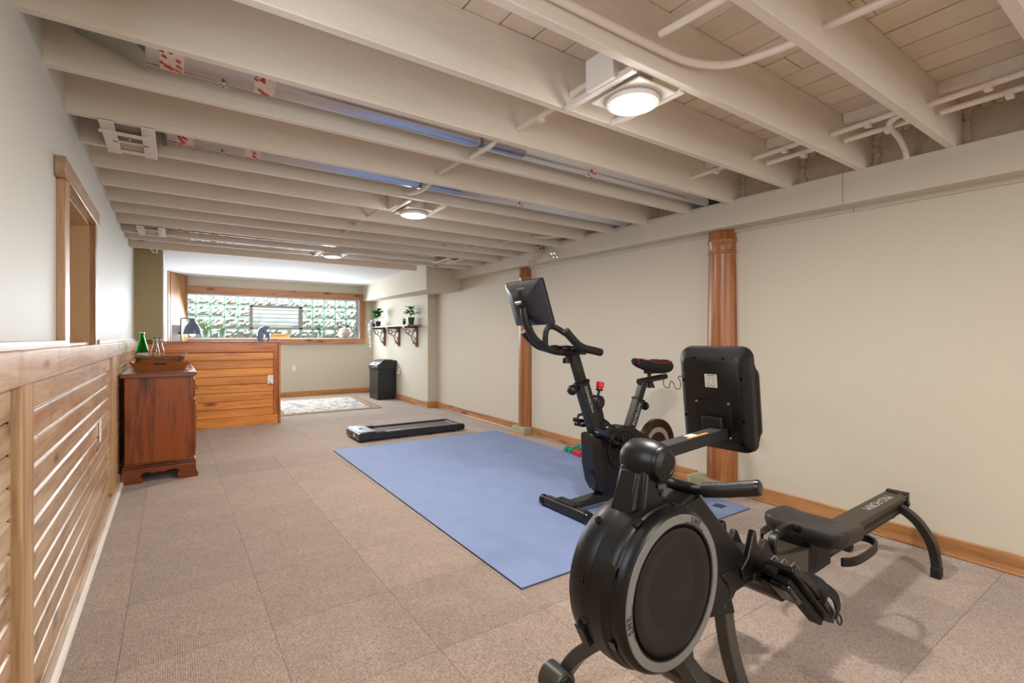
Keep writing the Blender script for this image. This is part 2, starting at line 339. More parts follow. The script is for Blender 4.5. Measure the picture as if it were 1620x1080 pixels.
def build(name, mb, m, parent=None, loc=None, rot=None, bevel=0, flat=False, label=None, segs=2):
    me = bpy.data.meshes.new(name); me.from_pydata([tuple(v) for v in mb.v], [], mb.f); me.update()
    import bmesh
    bm = bmesh.new(); bm.from_mesh(me); bmesh.ops.recalc_face_normals(bm, faces=bm.faces); bm.to_mesh(me); bm.free()
    if not flat:
        me.polygons.foreach_set('use_smooth', [True]*len(me.polygons)); me.set_sharp_from_angle(angle=math.radians(32))
    me.materials.append(m if not isinstance(m, str) else M[m])
    o = bpy.data.objects.new(name, me); col.objects.link(o)
    if parent: o.parent = parent
    if loc is not None: o.location = loc
    if rot is not None: o.rotation_euler = rot
    if bevel:
        b = o.modifiers.new('bevel', 'BEVEL'); b.width = bevel; b.segments = segs; b.limit_method = 'ANGLE'; b.angle_limit = math.radians(38)
    if label: o['label'] = label
    return o
def cbox(name, x0, x1, y0, y1, z0, z1, m, parent=None, bevel=0, **kw):
    """box object with its own origin at its centre"""
    c = ((x0+x1)/2, (y0+y1)/2, (z0+z1)/2); w, d, h = (x1-x0)/2, (y1-y0)/2, (z1-z0)/2
    return build(name, MB().box(-w, w, -d, d, -h, h), m, parent, loc=c, bevel=bevel, flat=not bevel, **kw)
def struct(o): o['kind'] = 'structure'; return o
def tag(o, label, cat, group=None):
    o['label'] = label; o['category'] = cat
    if group: o['group'] = group
    return o
def thing(name, label, cat, loc=(0, 0, 0), rz=0, group=None, rot=None):
    o = bpy.data.objects.new(name, None); o.empty_display_size = .1; col.objects.link(o)
    o.location = loc; o.rotation_euler = rot or (0, 0, rz); return tag(o, label, cat, group)
def copy_tree(o, parent=None):
    c = o.copy(); col.objects.link(c)
    if parent: c.parent = parent
    for ch in list(o.children): copy_tree(ch, c)
    return c
def text(s, size, m, parent, loc, rot, name='lettering', ext=.0006, align='LEFT', sx=1, shear=0, mat4=None):
    cu = bpy.data.curves.new(name, 'FONT'); cu.body = s; cu.size = size; cu.extrude = ext; cu.align_x = align; cu.align_y = 'CENTER'; cu.shear = shear
    cu.resolution_u = 3; cu.offset = size*.012 if len(s) == 1 else 0
    t = bpy.data.objects.new('tmp', cu); me = bpy.data.meshes.new_from_object(t); bpy.data.objects.remove(t)
    me.name = name; me.materials.append(M[m]); o = bpy.data.objects.new(name, me); col.objects.link(o); o.parent = parent
    if mat4 is not None: o.matrix_basis = mat4
    else: o.location = loc; o.rotation_euler = rot; o.scale = (sx, 1, 1)
    return o
WX = lambda y: 3.277+.0366*y          # the right wall runs very slightly out of parallel
XL = -.36

# ------------------------------------------------------------------ shell
YB = -3.6                               # end of the room behind the photographer
floor = struct(build('floor', MB().box(-.6, 4.0, YB, 10.5, -.14, -.007), 'dark_gap', flat=True))
TX = [-.36, -.152+.0]+[-.152+.4735*k for k in range(1, 9)]
TY0 = 2.106
k0 = int((YB-TY0)/.503)
for j in range(-4, 16):
    y0, y1 = TY0+.503*j, TY0+.503*(j+1)
    for i in range(len(TX)-1):
        x0, x1 = TX[i], TX[i+1]
        xr = WX((y0+y1)/2)-.004
        if x0 > xr-.01: continue
        x1 = min(x1, xr)
        g = .0007; dz = random.uniform(-.0006, .0006)
        t = cbox('carpet_tile', x0+g, x1-g, y0+g, y1-g, -.006, 0+dz*0, 'carpet', floor)
struct(cbox('floor', XL, 3.6, YB, TY0-.503*4, -.006, 0, 'carpet'))
# walls
wl = MB()
# left wall with the cased opening: hole y 2.50-3.34, z 1.07-1.74
HY0, HY1, HZ0, HZ1 = 2.61, 3.42, 1.085, 1.727
wl.box(XL-.5, XL, YB, HY0, 0, 2.4).box(XL-.5, XL, HY1, 7.25, 0, 2.4).box(XL-.5, XL, HY0, HY1, 0, HZ0).box(XL-.5, XL, HY0, HY1, HZ1, 2.4)
wl.box(XL-.56, XL-.5, YB, 7.25, 0, 2.4)
wall_left = struct(build('wall_left', wl, 'wall_left', flat=True))
wr = MB().prism([(WX(YB), YB), (WX(7.29), 7.29), (4.2, 7.29), (4.2, YB)], 'z', 0, 2.4)
wall_right = struct(build('wall_right', wr, 'wall', flat=True))
struct(build('wall_back', MB().box(-.6, 4.0, YB-.15, YB, 0, 2.4), 'wall', flat=True))
# alcove: stub wall, side wall, window wall, bump-out
struct(build('wall_stub', MB().box(XL-.2, -.087, 7.2, 7.34, 1.10, 2.4), 'olive', flat=True))
struct(build('wall_alcove_left', MB().prism([(-.30, 7.34), (-.087, 7.34), (-.062, 9.45), (-.085, 9.52), (.19, 10.1), (.0, 10.4), (-.5, 10.4), (-.5, 7.34)], 'z', 0, 2.4), 'white', flat=True))
ww = MB(); GX0, GX1, GZ0, GZ1 = .21, 3.19, 1.118, 1.905
ww.box(-.3, GX0, 10.1, 10.42, 0, 2.3).box(GX1, 3.9, 10.1, 10.42, 0, 2.3).box(GX0, GX1, 10.1, 10.42, 0, GZ0).box(GX0, GX1, 10.1, 10.42, GZ1, 2.3)
struct(build('wall_far', ww, 'wall', flat=True))
struct(build('wall_alcove_right', MB().prism([(3.39, 7.29), (3.445, 10.1), (4.2, 10.1), (4.2, 7.29)], 'z', 0, 2.3), 'wall', flat=True))
# dropped soffit over the alcove's right side
sf = MB().add([(2.955,6.40,1.81),(3.52,6.40,1.81),(3.9,10.15,1.885),(3.245,10.15,1.885),(2.955,6.40,2.27),(3.52,6.40,2.27),(3.9,10.15,2.27),(3.245,10.15,2.27)],
              [(0,3,2,1),(4,5,6,7),(0,1,5,4),(1,2,6,5),(2,3,7,6),(3,0,4,7)])
struct(build('trim_1', sf, 'wall', flat=True))
struct(build('ceiling_alcove', MB().box(-.5, 4.0, 6.47, 10.4, 2.185, 2.25), 'white', flat=True))
# boxed soffit along the top of the right wall, in panels with open joints
def sofz(y): t = (y-.5)/5.5; return 2.050+.095*t, 1.872+.095*t
soffit = thing('trim_2', '', 'x'); del soffit['label']; del soffit['category']; struct(soffit)
for y0, y1 in ((-3.5, 1.235), (1.238, 3.62), (3.622, 6.42)):
    a, b = WX(y0)-.17, WX(y1)-.17
    (t0, b0), (t1, b1) = sofz(y0), sofz(y1)
    v = [(a,y0,b0),(WX(y0)+.02,y0,b0+.01),(WX(y1)+.02,y1,b1+.01),(b,y1,b1),(a,y0,t0),(WX(y0)+.02,y0,t0),(WX(y1)+.02,y1,t1),(b,y1,t1)]
    build('panel', MB().add(v, [(0,3,2,1),(4,5,6,7),(0,1,5,4),(1,2,6,5),(2,3,7,6),(3,0,4,7)]), 'wall', soffit, flat=True)
    s = MB().tube([(WX(y0)-.008, y0, b0-.004), (WX(y1)-.008, y1, b1-.004)], rect=(.02, .025)); build('moulding', s, 'wall', soffit, flat=True)
# ceiling deck boards and joists
ceiling = struct(build('ceiling', MB().box(-.6, 4.0, YB, 7.3, 2.31, 2.42), 'dark_gap', flat=True))
x = -.40; i = 0
while x < 3.6:
    w = .1555
    for (y0, y1) in ((YB, random.uniform(-.4, 4.0)), ):
        g = random.choice((.003, .006, .007, .009))
        cbox('ceiling_board', x+g/2, x+w-g/2, YB, y1-.002, 2.283+random.uniform(-.002, .002), 2.305, 'deck', ceiling)
        cbox('ceiling_board', x+g/2, x+w-g/2, y1+.001, 7.2, 2.283+random.uniform(-.002, .002), 2.305, 'deck', ceiling)
    x += w
JY = [.358, .775, 1.16, 1.56, 1.958, 2.31, 2.735, 3.12, 3.50, 3.90, 4.285, 4.66, 5.095, 5.50, 5.875, 6.41]
JY = [-.03-.40*k for k in range(8, -1, -1)]+JY
for y in JY:
    far = y > 6.3
    zb = 2.055+random.uniform(-.003, .003); x1 = WX(y)+.0
    cbox('joist', XL-.02, (2.80 if far else x1), y-.037, y, zb, 2.282, 'joist', ceiling, bevel=.003)
# rim panels with expanding foam beads above the soffit
rim = MB()
for a, b in zip(JY[:-1], JY[1:]):
    if b > 6.3: continue
    xa = WX(a)-.045
    cbox('rim_panel', xa, xa+.03, a+.003, b-.04, 2.03, 2.281, 'foam', ceiling)
    if b > -.5:
        bead = MB()
        for yy, zz in [(b-.05, z) for z in (2.07, 2.11, 2.145, 2.18, 2.22, 2.25)]+[(a+.02+t*(b-a-.08), 2.262) for t in (0, .12, .26, .4, .55, .68, .82, .95)]:
            bead.sphere((xa-.004, yy+random.uniform(-.006, .006), zz), random.uniform(.018, .028), 8, 6, (.7, 1, 1.1))
        bo = build('foam_bead', bead, 'foam', ceiling); bo['kind'] = 'stuff'

# ------------------------------------------------------------------ wainscot on the left wall
PX = -.335
posts = [(1.72, 1.92), (4.10, 4.43)]
heights = [.086, .165, .25, .332, .414, .496, .578, .662, .744, .826, .908, 1.0]
segs = [(-3.5, 1.74), (1.90, 4.14), (4.40, 7.13)]
for (y0, y1) in segs:
    for z0, z1 in zip(heights[:-1], heights[1:]):
        pr = [(-.36, z0+.002), (PX-.005, z0+.002), (PX, z0+.007), (PX, z1-.009), (PX-.008, z1-.003), (-.36, z1-.003)]
        L2 = (y1-y0)/2
        o = build('plank', MB().prism([(p[0]+.35, p[1]-z0) for p in pr], 'y', -L2, L2), 'pine', wall_left, loc=(-.35, (y0+y1)/2, z0), flat=True)
for y0, y1 in ((-3.5, 1.5), (1.505, 7.13)):
    cbox('cap_board', -.36, -.312, y0, y1, .998, 1.088, 'pine', wall_left, bevel=.003)
for y0, y1 in ((-3.5, 2.50), (3.50, 7.19)):
    cbox('cap_ledge', -.36, -.325, y0, y1, 1.088, 1.112, 'pine', wall_left, bevel=.002)
for y0, y1 in posts: cbox('batten', -.345, -.318, y0+.04, y1-.02, .10, 1.0, 'pine_z', wall_left, bevel=.003)
bl = struct(build('baseboard_left', MB().box(-.36, -.322, -3.5, 7.13, 0, .088), 'pine', bevel=.004))
build('shoe_moulding', MB().tube([(-.318, -3.5, .012), (-.318, 7.1, .012)], .016, 8), 'white_metal', bl)
# cased opening in the left wall
win = thing('window_2', '', 'x'); del win['label']; del win['category']; struct(win)
CX = XL
cbox('casing', CX-.002, CX+.026, HY0-.10, HY0, HZ0, HZ1, 'case_z', win, bevel=.003)
cbox('casing', CX-.002, CX+.026, HY1, HY1+.075, HZ0, HZ1, 'case_z', win, bevel=.003)
hd = build('head_casing', MB().box(-.015, .017, -.53, .53, -.038, .038), 'pine', win, loc=(CX+.016, 2.995, HZ1+.0385), bevel=.003)
cbox('lining', CX-.30, CX, HY0, HY0+.012, HZ0, HZ1, 'ply', win); cbox('lining', CX-.30, CX, HY1-.012, HY1, HZ0, HZ1, 'ply', win)
cbox('lining', CX-.30, CX, HY0, HY1, HZ1-.012, HZ1, 'ply', win); cbox('sill', CX-.30, CX, HY0, HY1, HZ0-.0, HZ0+.014, 'ply', win)
cbox('back_panel', CX-.31, CX-.298, HY0, HY1, HZ0, HZ1, 'ply', win)
cbox('stop', CX-.10, CX-.07, HY1-.035, HY1-.012, HZ0+.014, HZ1-.012, 'case_z', win)

# baseboards on the right
def wbase(name, p, q, h, m, t=.018, shoe=True):
    dx, dy = q[0]-p[0], q[1]-p[1]; L = math.hypot(dx, dy); ang = math.atan2(dy, dx)
    o = build(name, MB().box(-L/2, L/2, 0, t, -h/2, h/2), m, loc=((p[0]+q[0])/2, (p[1]+q[1])/2, h/2), rot=(0, 0, ang), bevel=.003)
    if shoe: build('shoe_moulding', MB().tube([(-L/2, t, -h/2+.008), (L/2, t, -h/2+.008)], .009, 8), m, o)
    return struct(o)
M['base_r'] = wood('baseboard_pine_run', (188, 138, 90), (142, 96, 56), 'x', .35, 18, .10, (104, 58, 30), .5, .04, coat=.2, kd=2.2)
for a, b in ((-3.5, 1.955), (2.325, 4.555), (4.825, 7.27)):
    o = wbase('baseboard_right', (WX(a), a), (WX(b), b), .095, 'base_r')
wbase('baseboard_far', (3.425, 10.1), (1.15, 10.1), .105, 'base_x', shoe=False)
wbase('baseboard_alcove', (3.39, 7.27), (3.44, 10.08), .10, 'base_r')
wbase('baseboard_pier', (WX(7.27)-.0, 7.288), (3.372, 7.288), .10, 'base_x')

# ------------------------------------------------------------------ glass block window
w1 = thing('window_1', '', 'x'); del w1['label']; del w1['category']; struct(w1)
cbox('casing', .205, 3.285, 10.072, 10.1, 1.90, 2.025, 'window_trim', w1, bevel=.003)
cbox('casing', .205, 3.285, 10.072, 10.1, 1.012, 1.112, 'window_trim', w1, bevel=.003)
cbox('casing', 3.175, 3.285, 10.072, 10.1, 1.112, 1.90, 'window_trim_z', w1, bevel=.003)
cbox('reveal', 3.176, 3.19, 10.095, 10.30, 1.118, 1.905, 'white', w1)
cbox('reveal', .21, 3.19, 10.095, 10.30, 1.890, 1.905, 'white', w1)
cbox('sill', .21, 3.19, 10.095, 10.30, 1.112, 1.126, 'white', w1)
GY = 10.27; P_ = .2172
xs = [.215, .345]+[.345+P_*k for k in range(1, 13)]+[3.176]
zs = [1.126, 1.296, 1.5125, 1.729, 1.892]
mort = MB(); BLK = {}
for xx in xs[1:-1]:
    if 1.20 < xx < 2.07: mort.box(xx-.009, xx+.009, GY, GY+.07, 1.126, 1.292).box(xx-.009, xx+.009, GY, GY+.07, 1.735, 1.892)
    else: mort.box(xx-.009, xx+.009, GY, GY+.07, 1.126, 1.892)
for zz in zs[1:-1]: mort.box(.215, 1.2, GY, GY+.07, zz-.009, zz+.009).box(2.09, 3.176, GY, GY+.07, zz-.009, zz+.009)
build('mortar', mort, 'mortar', w1, flat=True)
for i in range(len(xs)-1):
    for j in range(4):
        xa, xb = xs[i]+.010, xs[i+1]-.010
        if j in (1, 2) and xa > 1.19 and xb < 2.10: continue
        key = (round(xb-xa, 3), round(zs[j+1]-zs[j], 3), (i*5+j*3) % 3)
        w2, h2 = (xb-xa)/2, (zs[j+1]-zs[j]-.020)/2
        if key not in BLK:
            nx, nz = max(3, round(w2*2/.036)), max(3, round(h2*2/.036)); mbk = MB()
            for sd in (-1, 1):
                vv = []; ff = []
                for a_ in range(nx+1):
                    for b_ in range(nz+1):
                        edge = a_ in (0, nx) or b_ in (0, nz)
                        jx, jz = (0, 0) if edge else (random.uniform(-.011, .011), random.uniform(-.011, .011))
                        vv.append((-w2+2*w2*a_/nx+jx, sd*.034 if edge else sd*(.034-random.uniform(.0, .016)), -h2+2*h2*b_/nz+jz))
                for a_ in range(nx):
                    for b_ in range(nz):
                        q = [a_*(nz+1)+b_, (a_+1)*(nz+1)+b_, (a_+1)*(nz+1)+b_+1, a_*(nz+1)+b_+1]
                        ff += [(q[0], q[1], q[2]), (q[0], q[2], q[3])]
                mbk.add(vv, ff)
            mbk.box(-w2, -w2+.004, -.034, .034, -h2, h2).box(w2-.004, w2, -.034, .034, -h2, h2).box(-w2, w2, -.034, .034, -h2, -h2+.004).box(-w2, w2, -.034, .034, h2-.004, h2)
            BLK[key] = build('glass_block', mbk, 'block_glass', w1, flat=True)
            o = BLK[key]
        else:
            o = bpy.data.objects.new('glass_block', BLK[key].data); col.objects.link(o); o.parent = w1
        o.location = ((xa+xb)/2, GY+.036, (zs[j]+zs[j+1])/2)
vent = MB()
vx0, vx1, vz0, vz1 = 1.193, 2.098, 1.292, 1.735
for a, b, c, d in ((vx0, vx1, vz0, vz0+.035), (vx0, vx1, vz1-.035, vz1), (vx0, vx0+.04, vz0, vz1), (vx1-.06, vx1, vz0, vz1)): vent.box(a, b, GY-.05, GY+.06, c, d)
vf = build('vent_frame', vent, 'alu', w1, bevel=.004)
cbox('pane', vx0+.04, vx1-.06, GY-.005, GY+.005, vz0+.035, vz1-.035, 'pane_glass', w1)
for k in range(5): cbox('louvre', vx0+.04, vx1-.06, GY+.03, GY+.045, vz0+.06+.075*k, vz0+.072+.075*k, 'white_metal', w1)
cbox('latch', vx1-.17, vx1-.07, GY-.04, GY-.01, vz0+.045, vz0+.065, 'alu', w1, bevel=.004)
# garden beyond the glass
struct(build('ground', MB().prism([(10.45, .9), (10.45, 1.08), (11.2, 1.17), (14, 1.42), (30, 1.5), (30, .9)], 'x', -12, 16), 'outside_wall', flat=True))
shr = thing('garden_shrub', 'leafy green garden shrubs seen blurred through the glass blocks', 'shrub', (1.6, 12.6, 1.25))
lm = MB()
for k in range(1500):
    a, b = random.uniform(-3.2, 3.4), random.uniform(-.6, .6); h = random.uniform(.05, .75)*(.6+.4*math.sin(a*3))
    lm.at((a, b, abs(h)), (random.uniform(-1, 1), random.uniform(-1, 1), random.uniform(0, 6)))
    lm.add([(-.05, 0, 0), (0, -.02, 0), (.06, 0, .01), (0, .02, 0)], [(0, 1, 2, 3)])
f_ = build('foliage', lm, 'outside_leaf', shr, flat=True); f_['kind'] = 'stuff'
for k in range(5): build('stem', MB().tube([(-2.6+1.3*k, 0, 0), (-2.6+1.3*k+.1, .05, .5)], .015, 6), 'outside_wall', shr)

# ------------------------------------------------------------------ wood-clad bar at the far end
bar = thing('wood_clad_bar', 'knotty orange pine clad bar half wall behind the red-brown dresser', 'bar', (0, 7.14, 0))
BX0, BX1 = -.335, 1.185
cbox('core', BX0+.0, BX1-.03, .025, .185, .0, 1.06, 'bar_trim', bar)
z = .115
while z < .93:
    h = .1035
    pr = [(.025, z+.002), (.006, z+.002), (.0, z+.009), (.0, z+h-.010), (.008, z+h-.002), (.025, z+h-.002)]
    L2 = (1.10-BX0)/2
    build('plank', MB().prism([(a, b-z) for a, b in pr], 'x', -L2, L2), 'bar', bar, loc=((BX0+1.10)/2, 0, z), flat=True)
    z += h
cbox('frieze_board', BX0, BX1-.028, -.014, .02, .945, 1.058, 'bar_trim', bar, bevel=.003)
cbox('base_board', BX0, BX1-.028, -.014, .02, 0, .115, 'bar', bar, bevel=.003)
cbox('corner_stile', 1.10, BX1-.028, -.012, .022, .115, .945, 'bar_trim_z', bar, bevel=.003)
cbox('end_panel', BX1-.026, BX1, -.03, .195, 0, 1.06, 'bar_trim_z', bar, bevel=.003)
cbox('top', BX0-.02, BX1+.016, -.035, .197, 1.064, 1.083, 'bar_top', bar, bevel=.004)

def outlet(loc, rz, label, plug=False, hor=False):
    t = thing('outlet_plate', label, 'outlet', loc, rz, rot=None)
    build('cover', MB().prism(rrect(.072, .118, .006, 3), 'y', -.006, 0), 'plate', t, bevel=.0015)
    for s in (-1, 1):
        build('receptacle', MB().prism([(x, y+s*.028) for x, y in rrect(.034, .030, .008, 3)], 'y', -.0085, -.005), 'plate', t)
        sl = MB()
        for dx in (-.007, .007): sl.box(dx-.0015, dx+.0015, -.0092, -.008, s*.028-.004, s*.028+.007)
        build('slots', sl, 'slot', t, flat=True)
    if plug:
        build('plug', MB().prism(rrect(.034, .036, .008, 3), 'y', -.045, -.0085), 'plate', t, loc=(.004, 0, -.026), bevel=.003)
    return t
outlet((1.068, 7.139, .578), 0, 'white outlet with a plug in it on the orange pine bar', plug=True)
outlet((1.915, 10.098, .545), 0, 'white outlet on the cream wall under the glass block window')
outlet((3.405, 8.53, .52), -PI/2, 'white outlet on the wall beside the black printer cabinet', plug=True)
outlet((-.333, 3.57, .60), PI/2, 'white outlet on the pale pine wainscot of the left wall')

# tall panel cabinet left of the window
tc_ = thing('tall_cabinet', 'tall plain wooden cabinet left of the glass block window', 'cabinet', (0, 0, 0))
build('side_panel', MB().prism([(-.051, 9.46), (.214, 10.066), (.206, 10.07), (-.06, 9.5)], 'z', 0, 2.18), 'cab_ply', tc_)
ang = math.atan2(.606, .265)
build('front_stile', MB().box(-.03, .03, -.012, .012, 0, 2.18), 'case_z', tc_, loc=(-.046, 9.49, 0), rot=(0, 0, ang), bevel=.003)
build('rear_stile', MB().box(-.05, .05, -.012, .012, 0, 2.18), 'window_trim_z', tc_, loc=(.19, 10.03, 0), rot=(0, 0, ang), bevel=.003)
build('hinge_gap', MB().box(-.008, .008, -.006, .006, 0, 2.18), 'dark_gap', tc_, loc=(-.024, 9.53, 0), rot=(0, 0, ang))

# ------------------------------------------------------------------ columns on plinths
def column(cx, cy, r, label, plabel, p):
    t = thing('wooden_column', label, 'column', (cx, cy, 0))
    prof = [(r, .088), (r*1.0, .5), (r*.965, 1.1), (r*.90, 1.62), (r*.885, 1.735), (r*.93, 1.742), (r*.93, 1.752), (r*.89, 1.758), (r*.89, 1.81), (r*.95, 1.822), (r*.95, 1.84), (r*.90, 1.85), (r*.90, 2.0)]
    build('shaft', MB().lathe(prof[:5], 40), 'column', t)
    build('capital', MB().lathe(prof[4:], 40), 'column', t)
    q = thing('column_plinth', plabel, 'plinth', (p[0], (p[1]+p[2])/2, 0))
    hw = (p[1 + 1]-p[1])/2; d = WX(cy)-.002-p[0]
    build('block', MB().box(0, d, -hw, hw, .012, .09), 'plinth', q, bevel=.006)
    build('shoe_moulding', MB().tube([(d, -hw-.006, .008), (-.006, -hw-.006, .008), (-.006, hw+.006, .008), (d, hw+.006, .008)], rect=(.013, .014)), 'base_y', q)
column(3.365, 2.105, .12, 'round stained wooden column behind the rowing machine console', 'green-grey plinth block under the column nearest the rower', (3.215, 1.965, 2.315))
column(3.465, 4.685, .108, 'round stained wooden column behind the exercise bike screen', 'green-grey plinth block under the column past the blue mat', (3.325, 4.565, 4.815))

# ------------------------------------------------------------------ ceiling services
def duct(y, x0, x1, r, zc, label, boot=None):
    t = thing('round_duct', label, 'duct', (x0, y, zc))
    L_ = x1-x0
    build('pipe', MB().lathe([(r, 0), (r, L_*.48), (r*1.012, L_*.48), (r*1.012, L_*.483), (r, L_*.484), (r, L_)], 32, 'x'), 'duct', t)
    for k in (.012, .10, .62):
        tp = build('foil_tape', MB().lathe([(r*1.01, 0), (r*1.01, .07)], 32, 'x', (k*L_, 0, 0), False), 'foil', t)
        a = MB()
        for j in range(14):
            u = random.uniform(.008, .06); th = -PI/2+random.uniform(-1.1, 1.1)
            a.at((k*L_+u, math.cos(th)*r*1.02, math.sin(th)*r*1.02), (th+PI/2, 0, .6))
            a.box(-.012, .012, -.0035, .0035, -.0006, .0006)
        build('red_print', a, 'red_ink', tp, flat=True)['kind'] = 'stuff'
    build('strap', MB().tube([(L_*.07, 0, -r-.004), (L_*.07, -.02, -r-.012)], .004, 6), 'galv', t)
    s = MB().tube([(L_*.07, 0, -r), (L_*.07, 0, -r-.022)], .004, 6).tube([(L_*.07-.012, 0, -r-.012), (L_*.07+.012, 0, -r-.012)], .004, 6)
    build('wing_nut', s, 'galv', t)
    if boot: 
        b = MB().loft([[(-.02, -.14, -.05), (-.02, .14, -.05), (-.02, .14, .09), (-.02, -.14, .09)], [(.0, -r, -r), (.0, r, -r), (.0, r, r), (.0, -r, r)]]) if boot == 1 else MB().loft([[(-.20, -.12, .03), (-.20, .12, .03), (-.20, .12, .08), (-.20, -.12, .08)], [(-.06, -.11, -.02), (-.06, .11, -.02), (-.06, .11, .1), (-.06, -.11, .1)], [(.0, -r, -r), (.0, r, -r), (.0, r, r), (.0, -r, r)]])
        build('boot', b, 'galv', t)
    return t
duct(2.135, -.075, 3.27, .068, 2.147, 'bare silver round duct in the bay nearest the photographer', boot=2)
duct(2.925, -.02, 3.30, .068, 2.145, 'bare silver round duct running from the near white vent frame', boot=1)
duct(5.30, .04, 2.55, .066, 2.143, 'thin looking bare duct running from the far left vent frame', boot=1)
duct(5.69, .02, 3.0, .066, 2.143, 'bare duct in the bay of the farthest joist lamp')
def register(cx, cy, w, d, label, tilt=.05):
    t = thing('vent_frame', label, 'vent', (cx, cy, 2.05), 0)
    for s in (-1, 1): build('side_strip', MB().box(-.026, .026, -d/2-.02, d/2+.02, -.006, 0), 'white_metal', t, loc=(s*(w/2-.015), 0, 0), bevel=.001)
    build('end_strip', MB().box(-w/2-.01, w/2, -.016, .016, -.010, -.004), 'white_metal', t, loc=(-.01, -d*.24, -.003), rot=(0, 0, .03))
    build('end_strip', MB().box(-w/2, w/2, -.016, .016, -.008, -.002), 'white_metal', t, loc=(0, d/2-.03, 0))
    build('bar', MB().box(-w/2+.02, w/2-.02, -.006, .006, -.006, 0), 'white_metal', t, loc=(0, .03, 0))
    build('throat', MB().box(-w/2+.02, w/2-.02, -.19, .02, .006, .010), 'slot_grey', t)
    build('damper', MB().box(-w/2+.02, w/2-.02, .03, d/2-.035, .003, .007), 'foam', t)
    build('screw', MB().sphere((0, -.055, -.012), .006, 8, 6), 'chrome', t)
    return t
register(-.160, 2.925, .175, .40, 'white metal vent frame between joists near the left wall')
register(-.145, 5.30, .175, .40, 'small white metal vent frame above the olive stub wall')
register(2.72, 5.30, .175, .40, 'white metal vent frame near the right wall soffit')

def ceiling_lamp(x, y, label, j0, j1):
    t = thing('ceiling_lamp', label, 'lamp', (x, y, 0), group=None)
    build('trim_ring', MB().lathe([(.076, 2.012), (.084, 2.008), (.096, 2.012), (.100, 2.022), (.094, 2.032), (.07, 2.032)], 40), 'white_metal', t)
    build('lens', MB().lathe([(.001, 2.008), (.077, 2.011), (.077, 2.02), (.001, 2.02)], 40), 'led', t)
    build('mounting_plate', MB().box(-.10, .10, -.12, .12, 2.036, 2.042), 'white_metal', t, bevel=.001)
    build('can', MB().lathe([(.075, 2.042), (.075, 2.12)], 24), 'white_metal', t)
    build('junction_box', MB().box(-.16, -.105, -.05, .09, 2.05, 2.17), 'white_metal', t, bevel=.003)
    for dx in (-.128, .135):
        build('hanger_bar', MB().box(dx-.012, dx+.012, j0-y+.002, j1-y-.039, 2.046, 2.058).box(dx-.003, dx+.003, j0-y+.002, j1-y-.039, 2.058, 2.075), 'white_metal', t, flat=True)
    return t
ceiling_lamp(1.45, 1.285, 'lit round ceiling lamp nearest, above the rowing machine', 1.16, 1.56)
ceiling_lamp(1.45, 3.355, 'lit round ceiling lamp between joists above the blue mat', 3.12, 3.50)
ceiling_lamp(1.45, 5.56, 'small lit round ceiling lamp on the farthest joists', 5.50, 5.875)
ceiling_lamp(1.45, -.80, 'round ceiling lamp behind the photographer', -.83-.0, -.43)
al = thing('recessed_lamp', 'small lit lamp set in the white alcove ceiling', 'lamp', (1.68, 8.95, 2.185))
build('trim_ring', MB().lathe([(.08, -.002), (.10, -.006), (.115, 0)], 32, cap=False), 'white_metal', al)
build('lens', MB().lathe([(.001, -.004), (.08, -.004), (.08, 0), (.001, 0)], 32), 'led', al)

def cable(pts, label, r=.0125, clips=(), sm=True):
    p = smooth_path(pts) if sm and len(pts) > 2 else pts
    o = tag(build('electrical_cable', MB().tube(p, r, 10), 'cable'), label, 'cable')
    for c in clips: build('clip', MB().box(-.016, .016, -.012, .012, -.026, -.006), 'cable', o, loc=c)
    return o
# the main run threads holes in the joists at x = 1.35; stubs are visible in each bay
cable([(1.355, 1.08, 2.145), (1.375, .775, 2.145)], 'white painted cable between two near joists beside the nearest lamp')
cable([(1.745, .74, 2.13), (1.775, .36, 2.13)], 'white painted cable high in the bay at the top right')
cable([(.2, 1.105, 2.11), (.79, 1.105, 2.11), (1.35, 1.10, 2.11), (1.53, 1.085, 2.11), (1.67, 1.03, 2.12), (1.735, .92, 2.13), (1.755, .80, 2.13)], 'thick white cable stapled along a joist then curving over beside the lamp', .0135)
cable([(1.346, 1.52, 2.12), (1.35, 1.375, 2.12)], 'short white cable stub entering the nearest lamp box')
cable([(1.362, 1.92, 2.12), (1.368, 1.56, 2.12)], 'white painted cable in the bay behind the nearest lamp', clips=[(1.365, 1.75, 2.12)])
cable([(1.30, 2.27, 2.09), (1.285, 2.22, 2.066), (1.28, 2.13, 2.06), (1.285, 2.04, 2.064), (1.30, 1.96, 2.10)], 'white cable dipping under the nearest silver duct')
cable([(1.318, 2.695, 2.11), (1.325, 2.31, 2.11)], 'white cable stub in the bay between the two near ducts')
cable([(1.25, 3.08, 2.09), (1.27, 3.02, 2.066), (1.30, 2.92, 2.06), (1.31, 2.84, 2.066), (1.32, 2.735, 2.10)], 'white cable dipping under the second silver duct')
for k, (a, b) in enumerate(((3.50, 3.86), (3.90, 4.245), (4.285, 4.62))):
    cable([(1.28+.01*k, b, 2.09), (1.28+.01*k, a, 2.09)], ['thin white cable stub just past the middle lamp', 'thin white cable stub two bays past the middle lamp', 'thin white cable stub three bays past the middle lamp'][k], .010)
nm = ['nearest bay', 'second bay', 'third bay', 'fourth bay', 'fifth bay']
